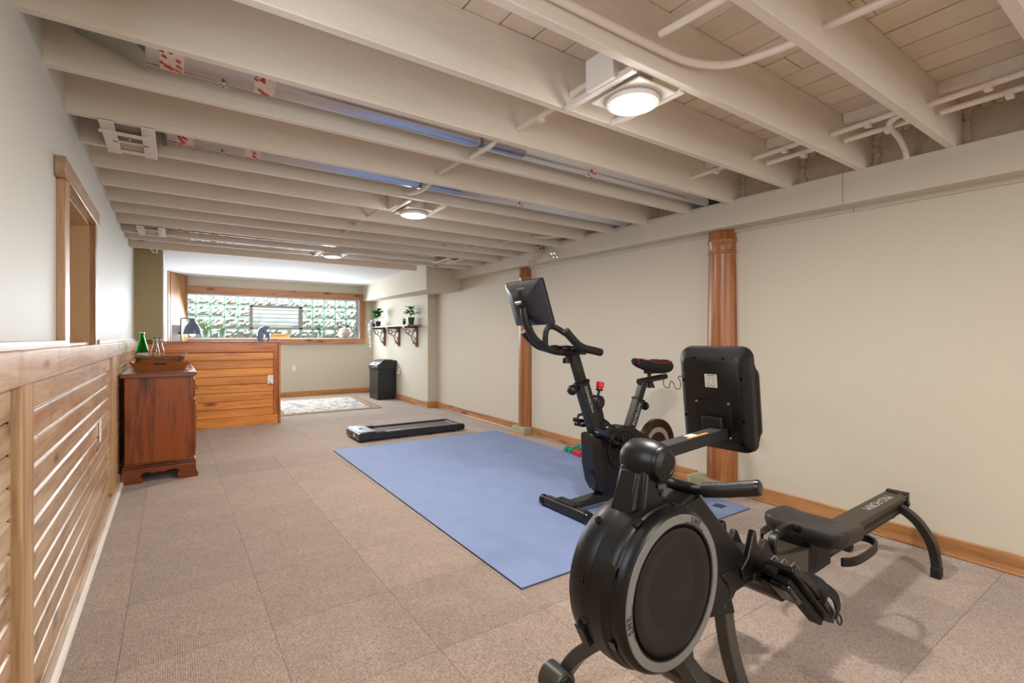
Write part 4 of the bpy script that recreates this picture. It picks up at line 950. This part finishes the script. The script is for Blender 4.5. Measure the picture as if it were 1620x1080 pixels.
con.data.polygons.foreach_set('use_smooth', [True]*len(con.data.polygons))
build('bezel', MB().loft([[(d, q[0], q[1]-.010) for q in rrect(w, h, r)] for d, w, h, r in ((.024, .242, .31, .03), (.030, .256, .235, .03), (.038, .256, .235, .03))]), 'black', con)
build('screen', MB().box(.038, .0395, -.115, .115, -.10, .09), 'screen', con)
build('back_plate', MB().box(-.0245, -.0215, -.062, .062, -.125, .0), 'black', con, bevel=.001)
build('arm_flange', MB().box(-.040, -.024, -.034, .034, -.100, -.052), 'black_matte', con, bevel=.004)
for (a, b) in ((-.055, -.007), (.055, -.007), (-.055, -.118), (.055, -.118)): build('screw', MB().lathe([(.004, -.027), (.0045, -.024)], 10, 'x', (0, a, b)), 'chrome', con)
for (a, b) in ((.055, .137), (-.045, .137), (-.098, .075), (-.098, -.06), (-.09, -.135), (.0, -.138), (.1, .06), (.1, -.06)): build('screw_hole', MB().lathe([(.001, -.0215), (.0048, -.0222)], 12, 'x', (0, a, b), False), 'slot_dark', con)
lb = build('rating_label', MB().box(-.0228, -.0222, -.020, .022, .042, .086), 'sticker', con)
lg = MB(); 
lg.tube([(-.0231, .001+.010*math.cos(2*PI*i/20), .062+.010*math.sin(2*PI*i/20)) for i in range(20)], .0005, 4, closed=True)
for sy_, sz_ in ((1, 1), (1, -1), (-1, 1), (-1, -1)): lg.tube([(-.0231, .001+sy_*.014, .062+sz_*.008), (-.0231, .001+sy_*.014, .062+sz_*.013), (-.0231, .001+sy_*.009, .062+sz_*.013)], .0005, 4)
for sz_ in (.080, .083, .046): lg.box(-.0233, -.0229, -.012, .014, sz_-.0006, sz_+.0006)
build('symbol', lg, 'print_dark', lb, flat=True)
# frame shroud, hinge box, handle cradles
build('shroud', MB().prism([(.06, .60), (.10, .655), (.215, .683), (.455, .452), (.545, .448), (.520, .405), (.505, .355), (.405, .352), (.385, .335), (.20, .335), (.10, .40)], 'y', -.052, .056), 'black', rw, bevel=.006)
build('shroud_top', MB().prism([(.10, .660), (.155, .676), (.212, .690), (.232, .672), (.225, .664)], 'y', -.046, .05), 'steel_dark', rw, bevel=.004)
build('seam', MB().box(-.16, .16, -.0015, .0015, -.003, .003), 'black_gloss', rw, loc=(.36, -.0535, .428), rot=(0, -.02, 0))
build('gusset', MB().loft([[(.20, -.058, .34), (.33, -.088, .33), (.37, -.055, .335), (.30, -.04, .335)], [(.215, -.056, .40), (.315, -.075, .40), (.35, -.055, .40), (.30, -.04, .40)], [(.268, -.054, .465), (.272, -.056, .465), (.275, -.052, .465), (.27, -.05, .465)]]), 'black', rw, bevel=.003)
for yy in (-.052, .048):
    build('handle_cradle', MB().prism([(.415, .42), (.455, .445), (.488, .516), (.496, .521), (.504, .516), (.514, .470), (.530, .448), (.545, .455), (.562, .474), (.576, .472), (.605, .425), (.64, .40), (.60, .385), (.43, .385)], 'y', yy-.010, yy+.010), 'black', rw, bevel=.004)
build('hinge_box', MB().prism([(.50, .445), (.60, .405), (.64, .392), (.955, .352), (.965, .345), (.960, .270), (.62, .285), (.50, .36)], 'y', -.058, .058), 'rail', rw, bevel=.005)
build('lower_bracket', MB().prism([(.53, .36), (.575, .30), (.63, .262), (.70, .262), (.69, .31), (.64, .37)], 'y', -.085, .04), 'black', rw, bevel=.005)
build('carry_handle', MB().tube(smooth_path([(.765, .048, .352), (.762, .048, .385), (.79, .048, .408), (.86, .048, .415), (.93, .048, .405), (.965, .048, .375), (.965, .048, .340)], 5), rect=(.028, .018), up=(1, 0, .01)), 'black', rw, loc=(-.075, -.070, .034), bevel=.004)
# rail
rail = build('rail', MB().box(-.58, .58, -.042, .042, -.036, .036), 'rail', rw, loc=(1.48, 0, .298), rot=(0, .006, 0), bevel=.004)
build('rail_groove', MB().box(-.57, .55, -.0435, -.0425, -.012, .004), 'black_matte', rail)
for s in (-1, 1): build('rail_lip', MB().box(-.58, .57, -.046, .046, .030, .0345) if s > 0 else MB().box(-.58, .57, -.046, .046, -.0345, -.030), 'rail', rail, bevel=.001)
text('PRO-FORM', .052, 'print', rail, (.47, .003, .0362), (0, 0, PI), sx=1.25)
build('end_cap', MB().prism([(.565, .042), (.60, .044), (.592, -.044), (.565, -.042)], 'y', -.047, .047), 'black', rail, bevel=.004)
build('badge', MB().box(.545, .560, -.03, .03, .036, .0366), 'black_gloss', rail); build('badge', MB().box(.546, .559, -.028, -.012, .0366, .037), 'red', rail)
build('latch_knob', MB().box(.44, .49, -.02, .02, -.068, -.036), 'black', rail, bevel=.006); build('end_knob', MB().lathe([(.010, 0), (.012, -.014), (.009, -.018)], 8, 'y', (.54, -.044, .0)), 'black', rail)
def arch(x0, hy, top, foot_h, w, m, lab=None, lean=0, name='rear_leg', mid=.5):
    for s in (-1, 1):
        pts = smooth_path([(x0, s*.02, top), (x0-.0, s*hy*.30, top-.004), (x0+lean*.3, s*hy*.62, top-(top*.17)), (x0+lean*.7, s*hy*.88, top*.56), (x0+lean, s*hy*.985, top*.28), (x0+lean, s*hy, foot_h)], 5)
        l = build(name, MB().tube(pts, rect=(w[0], w[1]), up=(1, 0, 0)), m, rw, bevel=.003)
        if lab is None:
            build('foot', MB().box(-.026, .026, -.019, .019, 0, .05), 'black_matte', l, loc=(x0+lean, s*hy, 0), bevel=.004)
arch(1.945, .182, .285, .03, (.036, .042), 'steel_dark')
# front and middle supports
for s in (-1, 1):
    pts = smooth_path([(.10, s*.02, .30), (.095, s*.09, .27), (.08, s*.18, .215), (.055, s*.27, .13), (.045, s*.325, .045)], 5)
    l = build('front_leg', MB().tube(pts, rect=(.040, .042), up=(1, 0, 0)), 'leg_grey', rw, bevel=.004)
    build('wheel_housing', MB().lathe([(.038, -.050), (.044, -.046), (.044, .03), (.038, .034)], 24, 'y', (.01, s*.33, .042)), 'leg_grey', l)
    build('foot_pad', MB().box(-.05, .045, s*.33-.028, s*.33+.028, 0, .022), 'rubber', l, bevel=.004)
    te = MB()
    for k in range(9): te.box(-.054, -.046, s*.33-.027+.0065*k-.002, s*.33-.027+.0065*k+.002, .004, .022)
    build('tread_teeth', te, 'rubber', l, flat=True)
    build('transport_wheel', MB().lathe([(.006, -.054), (.028, -.054), (.030, -.048), (.030, -.02)], 24, 'y', (.01, s*.33, .042)), 'black_matte', l)
    p2 = smooth_path([(.315, s*.058, .36), (.318, s*.070, .26), (.335, s*.085, .16), (.375, s*.10, .06), (.40, s*.105, .012)], 5)
    l2 = build('middle_leg', MB().tube(p2, rect=(.038, .044), up=(1, 0, 0)), 'leg_grey', rw, bevel=.004)
build('cross_bar', MB().box(.352, .398, -.20, .28, .022, .062), 'steel_dark', rw, bevel=.004)
for s in (-.19, .27): build('bar_foot', MB().box(.345, .405, s-.02, s+.02, 0, .066), 'rubber', rw, bevel=.004)
# pull handle
hp = smooth_path([(.235, -.195, .735), (.222, -.13, .717), (.208, -.055, .697), (.203, 0, .695), (.208, .055, .697), (.222, .13, .717), (.235, .195, .735)], 4)
build('pull_handle', MB().tube(hp, .0125, 14), 'black_matte', rw)
for s in (-1, 1):
    g = build('foam_grip', MB().tube([(.212, s*.062, .699), (.222, s*.125, .713), (.236, s*.200, .734)], .0205, 18), 'fabric_pad', rw)
    build('grip_cap', MB().tube([(.236, s*.199, .7338), (.2375, s*.206, .7355), (.238, s*.209, .736)], [.0208, .020, .014], 18), 'black_gloss', g)
# seat on its carriage
def padmesh(cx, cy, hx_, hy_, zt, th):
    rings = []
    base = rrect(2*hx_, 2*hy_, min(hx_, hy_)*.48, 8)
    for sc_, dz in ((.55, -th), (.90, -th), (.97, -th*.85), (1.0, -th*.5), (.985, -th*.18), (.94, -.002), (.80, .0), (.5, .0), (.2, 0)):
        rg = []
        for (px, py) in base:
            x_, y_ = px*sc_, py*sc_
            u = y_/hy_; wv_ = 1-.10*(1-abs(u))**2
            zc = zt+dz+.016*(u*u) - .010*math.cos(u*PI)*(.5) - .16*(max(0, x_)**2)*3 - .006*(x_/hx_)
            rg.append((cx+x_*wv_, cy+y_, zc))
        rings.append(rg)
    return MB().loft(rings)
seat = build('seat', padmesh(.990, -.030, .116, .145, .428, .060), 'fabric_pad', rw); 
build('seat_carriage', MB().box(.90, 1.06, -.062, .062, .345, .385), 'black_matte', rw, bevel=.006)
for s in (-1, 1):
    build('carriage_side', MB().box(.88, 1.08, s*.052-.006, s*.052+.006, .255, .365), 'black_matte', rw, bevel=.003)
build('seat_loop', MB().tube(smooth_path([(1.055, -.05, .325), (1.20, -.055, .325), (1.262, -.085, .325), (1.265, -.13, .325), (1.21, -.165, .325), (1.10, -.172, .325), (1.0, -.165, .325), (.95, -.14, .325)], 5), rect=(.010, .030), up=(0, 0, 1)), 'black', rw, bevel=.002)
build('seat_loop', MB().tube(smooth_path([(1.055, .05, .325), (1.20, .055, .325), (1.262, .085, .325), (1.265, .13, .325), (1.21, .165, .325), (1.10, .172, .325), (1.0, .165, .325), (.95, .14, .325)], 5), rect=(.010, .030), up=(0, 0, 1)), 'black', rw, bevel=.002)
# pedals
for s in (-1, 1):
    pd = thing('pedal', '', ''); del pd['label']; del pd['category']; pd.parent = rw; pd.location = (.596, s*.145, .338)
    bmat = Matrix.Rotation(math.radians(34), 4, 'Y')
    def pbuild(nm, mb, m, bev=.002): return build(nm, mb, m, pd, rot=(0, math.radians(41), 0), bevel=bev)
    # local: x down along the plate, z normal (towards the rower)
    pbuild('foot_plate', MB().prism([(-.17, -.040), (-.155, -.045), (.17, -.050), (.205, -.040), (.215, 0), (.205, .040), (.17, .050), (-.155, .045), (-.17, .040)], 'z', -.006, .008), 'black', .003)
    for e in (-1, 1): pbuild('plate_rim', MB().tube(smooth_path([(-.165, e*.040, .004), (-.05, e*.050, .016), (.12, e*.053, .010), (.20, e*.040, .004)], 4), rect=(.010, .020), up=(0, 0, 1)), 'steel_dark')
    pbuild('under_channel', MB().box(-.12, .19, -.020, .020, -.030, -.006), 'black_matte', .004)
    pbuild('slide_lever', MB().box(-.13, -.02, -.030, .030, -.050, -.028), 'black_gloss', .008)
    for k in range(3): pbuild('wire_guide', MB().tube([(-.165, -.028+.028*k, .010), (-.15, -.028+.028*k, .030), (-.06, -.028+.028*k, .030), (-.03, -.028+.028*k, .010)], .0022, 6), 'chrome', 0)
    st_ = pbuild('strap', MB().tube(smooth_path([(.03, -.048, .0), (.02, -.052, .035), (.04, -.02, .055), (.05, .02, .055), (.04, .050, .035), (.05, .048, .0)], 6), rect=(.040, .004), up=(1, 0, 0)), 'fabric', 0)
    pbuild('strap_tail', MB().tube(smooth_path([(.05, -.050, .05), (.10, -.062, .05), (.135, -.066, .03), (.15, -.064, .0)], 5), rect=(.006, .030), up=(0, 0, 1)), 'fabric', 0)
    pbuild('pull_loop', MB().tube(smooth_path([(.15, -.064, .0), (.185, -.066, -.005), (.20, -.064, .012), (.175, -.062, .022), (.15, -.064, .012)], 5), .0028, 6), 'fabric', 0)
    for (a, b) in ((-.02, .03), (.03, -.03), (.09, .03), (.09, -.03), (.19, 0)): pbuild('bolt', MB().lathe([(.004, -.009), (.005, -.006)], 8, 'z', (a, b, 0)), 'black_gloss', 0)
build('pedal_axle', MB().tube([(.56, -.16, .375), (.56, .16, .375)], .012, 12), 'steel_dark', rw)

# ------------------------------------------------------------------ exercise bike (x towards its rear, standing on the mat)
bk_ = thing('exercise_bike', 'black upright exercise bike with a tilted screen standing on the blue mat', 'exercise bike', (2.5, 2.36, .010))
def bx(x, z, y=0): return (x-2.5, y, z-.010)
def feet(x_, nm):
    f = build(nm, MB().tube([bx(x_, .05, -.20), bx(x_, .05, .20)], rect=(.062, .062), up=(0, 0, 1)), 'steel_dark', bk_, bevel=.018, segs=4)
    for s in (-1, 1):
        build('end_wheel', MB().lathe([(.010, -.022), (.030, -.020), (.036, -.008), (.036, .010), (.030, .016)], 20, 'y', bx(x_-.004, .047, s*.215)), 'black_gloss', f)
    return f
feet(2.045, 'front_stabilizer'); feet(3.07, 'rear_stabilizer')
fp = build('stabilizer_plate', MB().box(-.035, .035, -.09, .09, .078, .086), 'black_matte', bk_, loc=(2.06-2.5, 0, -.005), bevel=.003)
for s in (-.07, .07): build('bolt', MB().lathe([(.007, .086), (.008, .091), (.003, .094)], 8, 'z', (0, s, 0)), 'steel_dark', fp)
build('base_beam', MB().prism([(-.44, .03), (.58, .03), (.58, .075), (.30, .085), (-.10, .085), (-.44, .07)], 'y', -.04, .04), 'steel_dark', bk_, bevel=.005)
lb_ = build('rating_label', MB().box(-.34, -.22, -.03, .022, .0845, .0851), 'flywheel_band', bk_, rot=(0, -.03, 0), loc=(0, 0, -.006)); build('warning_label', MB().box(-.25, -.215, -.036, -.022, .0852, .0856), 'orange', lb_)
shell = [bx(*p)[::2] for p in ((2.225, .505), (2.235, .30), (2.265, .18), (2.32, .095), (2.40, .07), (2.50, .08), (2.60, .14), (2.72, .20), (2.84, .26), (2.90, .31), (2.90, .35), (2.82, .40), (2.72, .455), (2.62, .51), (2.52, .528), (2.43, .50), (2.39, .485), (2.35, .50))]
build('body_shell', MB().prism(shell, 'y', -.055, .055), 'black', bk_, bevel=.018, segs=4)
build('front_cover', MB().prism([bx(*p)[::2] for p in ((2.222, .500), (2.230, .30), (2.26, .18), (2.30, .115), (2.335, .16), (2.325, .30), (2.325, .50))], 'y', -.060, .060), 'black_gloss', bk_, bevel=.010, segs=3)
build('crank_guard', MB().lathe([(.145, -.050), (.142, -.062), (.125, -.066), (.118, -.060), (.03, -.056), (.001, -.056)], 56, 'y', bx(2.50, .375)), 'black', bk_)
fan = MB()
for k in range(16):
    a = 2*PI*k/16; pts = []
    for j in range(7):
        r_ = .035+.078*j/6; th = a+.7*j/6; pts.append(tuple(Vector(bx(2.50, .375))+Vector((r_*math.cos(th), -.060, r_*math.sin(th)))))
    fan.tube(pts, rect=(.010, .006), up=(0, 1, 0))
build('fan_blades', fan, 'black_gloss', bk_)
build('crank', MB().tube([bx(2.50, .375, -.07), bx(2.47, .43, -.085), bx(2.45, .47, -.10)], rect=(.028, .014), up=(0, 1, 0)), 'black_gloss', bk_, bevel=.003)
build('crank', MB().tube([bx(2.50, .375, .07), bx(2.53, .32, .085), bx(2.55, .28, .10)], rect=(.028, .014), up=(0, 1, 0)), 'black_gloss', bk_, bevel=.003)
build('crank_cover', MB().lathe([(.034, 0), (.036, .02), (.033, .09), (.028, .10)], 24, 'y', bx(2.455, .405, -.185)), 'flywheel', bk_)
fw = build('flywheel', MB().lathe([(.05, -.012), (.10, -.014), (.155, -.014), (.160, -.019), (.183, -.019), (.187, -.015), (.187, .015), (.183, .019), (.05, .019)], 72, 'y', bx(2.915, .345)), 'flywheel', bk_)
build('grey_band', MB().lathe([(.092, -.0150), (.128, -.0152)], 64, 'y', bx(2.915, .345), False), 'flywheel_band', fw)
build('axle', MB().lathe([(.012, -.04), (.02, -.02), (.02, .03)], 16, 'y', bx(2.915, .345)), 'chrome', fw)
build('flywheel_fork', MB().box(.30, .50, .035, .045, .25, .37), 'steel_dark', bk_, bevel=.003)
# pedals with toe cages
for s, (px_, pz_) in ((-1, (2.19, .545)), (1, (2.31, .545))):
    yy = -.16 if s < 0 else .17
    pdl = build('pedal', MB().box(-.045, .045, -.045, .045, -.012, .012), 'black_gloss', bk_, loc=(px_-2.5+.04, yy, pz_-.03), rot=(0, .9 if s < 0 else 0, 0), bevel=.004)
    build('toe_cage', MB().tube(smooth_path([(.03, -.04, .005), (-.03, -.045, .03), (-.075, -.02, .035), (-.075, .02, .035), (-.03, .045, .03), (.03, .04, .005)], 5), rect=(.004, .022), up=(0, 0, 1)), 'black_gloss', pdl)
    build('toe_strap', MB().tube(smooth_path([(.0, -.048, .0), (-.005, -.045, .05), (-.005, 0, .066), (-.005, .045, .05), (0, .048, 0)], 5), rect=(.018, .003), up=(1, 0, 0)), 'steel_dark', pdl)
    build('axle', MB().tube([(.0, -s*.045, 0), (0, -s*.08, 0)], .008, 8), 'chrome', pdl)
    build('reflector', MB().box(.045, .047, -.025, .025, -.007, .007), 'orange', pdl)
build('crank_arm', MB().tube([bx(2.225, .515, -.105), bx(2.34, .46, -.100), bx(2.47, .40, -.095)], rect=(.024, .014), up=(0, 1, 0)), 'black_gloss', bk_, bevel=.003)
# head post
def rectpost(nm, a, b, w, d, m):
    return build(nm, MB().tube([a, b], rect=(w, d), up=(1, 0, 0)), m, bk_, bevel=.008, segs=3)
hpst = rectpost('head_tube', bx(2.325, .44), bx(2.172, .845), .062, .088, 'steel_dark')
build('collar', MB().tube([bx(2.180, .825), bx(2.174, .842)], rect=(.070, .098), up=(1, 0, 0)), 'black', bk_, bevel=.006)
rectpost('handlebar_post', bx(2.175, .84), bx(2.105, 1.025), .046, .068, 'steel_dark')
build('adjust_knob', MB().lathe([(.010, -.05), (.022, -.045), (.032, -.032), (.034, -.012), (.022, .0), (.010, .004), (.010, .03)], 10, 'x', bx(2.118, .79)), 'black', bk_)
build('adjust_knob', MB().lathe([(.018, -.030), (.032, -.028), (.028, .002), (.010, .006), (.008, .03)], 10, 'z', bx(2.05, .992)), 'black', bk_)
build('slider', MB().tube([bx(1.99, 1.040), bx(2.20, 1.028)], rect=(.05, .030), up=(0, 0, 1)), 'steel_dark', bk_, bevel=.006)
boom = build('screen_boom', MB().tube(smooth_path([bx(2.12, 1.030), bx(1.99, 1.035), bx(1.89, 1.060), bx(1.80, 1.115), bx(1.745, 1.19), bx(1.722, 1.27), bx(1.715, 1.335)], 6), .0225, 18), 'steel_dark', bk_)
lp = smooth_path([bx(2.06, 1.045, .06), bx(1.975, 1.045, .09), bx(1.955, 1.075, .092), bx(1.955, 1.15, .092), bx(1.975, 1.188, .09), bx(2.03, 1.190, .085), bx(2.12, 1.125, .04), bx(2.17, 1.070, .01), bx(2.15, 1.045, 0)], 6)
build('loop_bar', MB().tube(lp, .0185, 14), 'black_matte', bk_)
build('elbow_pad', MB().box(-.05, .05, -.075, .075, 0, .014), 'black', bk_, loc=(2.03-2.5, 0, 1.050), rot=(0, .1, 0), bevel=.006)
for s in (-1, 1):
    hn = smooth_path([bx(1.865, 1.165, s*.205), bx(1.90, 1.13, s*.207), bx(1.965, 1.080, s*.205), bx(2.02, 1.058, s*.205), bx(2.09, 1.046, s*.200), bx(2.155, 1.034, s*.195)], 6)
    build('grip_bar', MB().tube(hn, .0235, 16), 'black_matte', bk_)
    build('cross_bar', MB().tube([bx(2.10, 1.045, s*.02), bx(2.12, 1.046, s*.20)], .016, 12), 'black_matte', bk_)
# screen
scr = build('screen_back', MB().loft([[(d, q[0], q[1]) for q in rrect(w, h, r, 4)] for d, w, h, r in ((-.038, .16, .10, .012), (-.034, .20, .14, .02), (-.012, .335, .245, .02), (-.002, .362, .272, .012), (.006, .362, .272, .012))]), 'screen_shell', bk_, loc=(1.748-2.5, 0, 1.318), rot=(0, -.335, 0))
build('bezel', MB().loft([[(d, q[0], q[1]) for q in rrect(w, h, r, 4)] for d, w, h, r in ((.006, .366, .276, .012), (.018, .366, .276, .012), (.020, .362, .272, .012))]), 'black_gloss', scr)
build('screen', MB().box(.0195, .021, -.168, .168, -.122, .122), 'screen', scr)
build('hinge', MB().box(-.062, -.036, -.022, .022, -.015, .03), 'black', scr, bevel=.006)
build('hinge_pin', MB().tube([(-.062, -.028, .022), (-.062, .028, .022)], .010, 12), 'chrome', scr)
build('mount_slot', MB().box(-.039, -.037, -.018, .018, -.02, .085), 'black_matte', scr)
mt = Matrix(((0, 0, -1, -.0262), (-1, 0, 0, 0), (0, 1, 0, .098), (0, 0, 0, 1)))
text('ECHELON', .016, 'print', scr, None, None, align='CENTER', mat4=mt)
build('power_cable', MB().tube(smooth_path([(-.036, .0, -.06), (-.06, -.02, -.05), (-.075, -.05, -.10), (-.060, -.07, -.17), (-.05, -.05, -.155), (-.036, -.02, -.09)], 6), .0022, 6), 'black_matte', scr)
# resistance knob
build('resistance_arm', MB().loft([[bx(2.335, .52, -.02), bx(2.335, .52, .02), bx(2.39, .52, .02), bx(2.39, .52, -.02)], [bx(2.27, .68, -.025), bx(2.27, .68, .025), bx(2.345, .66, .025), bx(2.345, .66, -.025)], [bx(2.28, .72, -.02), bx(2.28, .72, .02), bx(2.33, .72, .02), bx(2.33, .72, -.02)]]), 'black', bk_, bevel=.01)
build('resistance_pod', MB().lathe([(.040, -.034), (.046, -.028), (.046, .028), (.040, .034)], 28, 'y', bx(2.315, .698)), 'black', bk_); build('pod_disc', MB().lathe([(.001, -.040), (.024, -.038), (.028, -.034)], 24, 'y', bx(2.318, .695)), 'steel_dark', bk_)
st_ = build('knob_stem', MB().tube([bx(2.322, .73), bx(2.345, .80)], .010, 12), 'black', bk_)
kb = build('resistance_knob', MB().lathe([(.018, 0), (.0225, .004), (.0225, .012), (.021, .018), (.027, .024), (.028, .055), (.024, .060), (.001, .061)], 14), 'red', bk_, loc=bx(2.336, .772), rot=(0, .18, 0))
build('collar', MB().lathe([(.023, 0), (.024, .002), (.024, .012)], 20), 'black', kb)
# seat post, slider and saddle
sp = rectpost('seat_tube', bx(2.60, .44), bx(2.722, .69), .058, .070, 'steel_dark')
build('seat_collar', MB().tube([bx(2.718, .680), bx(2.724, .695)], rect=(.066, .080), up=(1, 0, 0)), 'black', bk_, bevel=.005)
rectpost('seat_post', bx(2.72, .69), bx(2.775, .812), .044, .056, 'steel_dark')
build('seat_knob', MB().lathe([(.010, -.02), (.012, 0), (.028, .006), (.032, .022), (.026, .038), (.012, .044)], 10, 'x', bx(2.77, .635)), 'black', bk_)
build('seat_knob', MB().lathe([(.034, -.036), (.032, -.03), (.020, 0), (.010, .02)], 10, 'z', bx(2.85, .800)), 'black', bk_)
build('seat_slider', MB().tube([bx(2.725, .812), bx(3.02, .838)], .0215, 16), 'steel_dark', bk_)
sdl = []
for t, w, zt, h in ((0, .014, .962, .016), (.05, .022, .970, .030), (.18, .030, .968, .040), (.35, .040, .960, .045), (.5, .062, .954, .050), (.65, .088, .955, .058), (.8, .100, .962, .064), (.92, .094, .960, .062), (.98, .070, .952, .050), (1.0, .04, .942, .03)):
    x_ = 2.665+.335*t; w *= 1.15; h *= 1.75; zt += .012; rg = []
    for k in range(20):
        a = 2*PI*k/20; cy_, sz_ = math.cos(a), math.sin(a)
        zz = zt-h/2+(h/2)*sz_-.010*math.exp(-(cy_/.35)**2)*(sz_ > 0)*min(1, t*2.5)
        rg.append(bx(x_, zz, w*math.copysign(abs(cy_)**.8, cy_)))
    sdl.append(rg)
sd = build('saddle', MB().loft(sdl), 'fabric', bk_)
stitch = []
for s in (-1,): 
    pth = [bx(2.69, .940, -.034), bx(2.70, .974, -.026), bx(2.75, .974, -.034), bx(2.83, .950, -.066), bx(2.89, .946, -.104), bx(2.95, .958, -.112), bx(2.985, .966, -.080)]
    build('red_piping', MB().tube(smooth_path(pth, 5), .0022, 6), 'red', sd)
build('seat_rails', MB().tube([bx(2.74, .935, -.02), bx(2.82, .885, -.02), bx(2.95, .900, -.03)], .004, 8).tube([bx(2.74, .935, .02), bx(2.82, .885, .02), bx(2.95, .900, .03)], .004, 8), 'black_gloss', bk_)
build('seat_clamp', MB().box(.29, .34, -.03, .03, .865, .895), 'black', bk_, loc=(.02, 0, -.010), bevel=.005); build('seat_pin', MB().tube([bx(2.835, .83), bx(2.84, .88)], .013, 10), 'black', bk_)
for s in (-1, 1): build('rear_spring', MB().lathe([(.016, 0), (.016, .03)], 12, 'z', bx(2.955, .885, s*.035)), 'black_gloss', bk_)
build('dangling_cable', MB().tube(smooth_path([bx(3.02, .835), bx(3.00, .81), bx(2.98, .77, -.02), bx(3.02, .755, -.03), bx(3.04, .80, -.03), bx(3.07, .79, -.03), bx(3.09, .745, -.04), bx(3.13, .75, -.05), bx(3.14, .80, -.04), bx(3.13, .825, -.03), bx(3.16, .835, -.03), bx(3.19, .80, -.05), bx(3.20, .79, -.06), bx(3.22, .815, -.06), bx(3.19, .815, -.06), bx(3.185, .785, -.06)], 5), .003, 6), 'black_matte', bk_)
def on_post(a, b, side, off, s_, size, sx=1, frac=.5):
    a, b = Vector(a), Vector(b); t = (b-a).normalized(); n = Vector((0, -1, 0)); u = n.cross(t).normalized()
    c_ = a.lerp(b, frac)+n*off
    m4 = Matrix(((t.x*sx, u.x, n.x, c_.x), (t.y*sx, u.y, n.y, c_.y), (t.z*sx, u.z, n.z, c_.z), (0, 0, 0, 1)))
    return text(s_, size, 'print', bk_, None, None, align='CENTER', mat4=m4)
on_post(bx(2.60, .44), bx(2.722, .69), 0, .0298, 'ECHELON', .036, 1, .60)
on_post(bx(2.172, .845), bx(2.325, .44), 0, .0318, 'CONNECT', .026, 1.15, .25)
on_post(bx(2.172, .845), bx(2.325, .44), 0, .0318, 'EX-5S', .018, 1, .46)
lgm = MB().lathe([(.012, -.0305), (.017, -.0305)], 20, 'y', tuple(Vector(bx(2.60, .44)).lerp(Vector(bx(2.722, .69)), .18)), False)
build('logo', lgm, 'print', bk_)

GR = {'clothes_hanger': 'clear hangers on the soffit', 'glass_bottle': 'bottles in the basket on the dresser', 'small_cup': 'small cups in the basket', 'wooden_column': 'wooden columns along the right wall', 'column_plinth': 'plinths under the wooden columns', 'round_duct': 'bare ducts between the joists', 'vent_frame': 'white vent frames under the joists', 'ceiling_lamp': 'round lamps along the joist ceiling', 'electrical_cable': 'painted cables through the joists', 'outlet_plate': 'white outlets on the walls'}
for o in bpy.data.objects:
    if 'label' in o.keys() and not o.parent:
        g = GR.get(o.name.split('.')[0])
        if g: o['group'] = g
        if o.name.startswith('potted_plant'): o['group'] = 'pots on the window sill' if o.location.y > 10 else 'pots on the fretwork shelf'
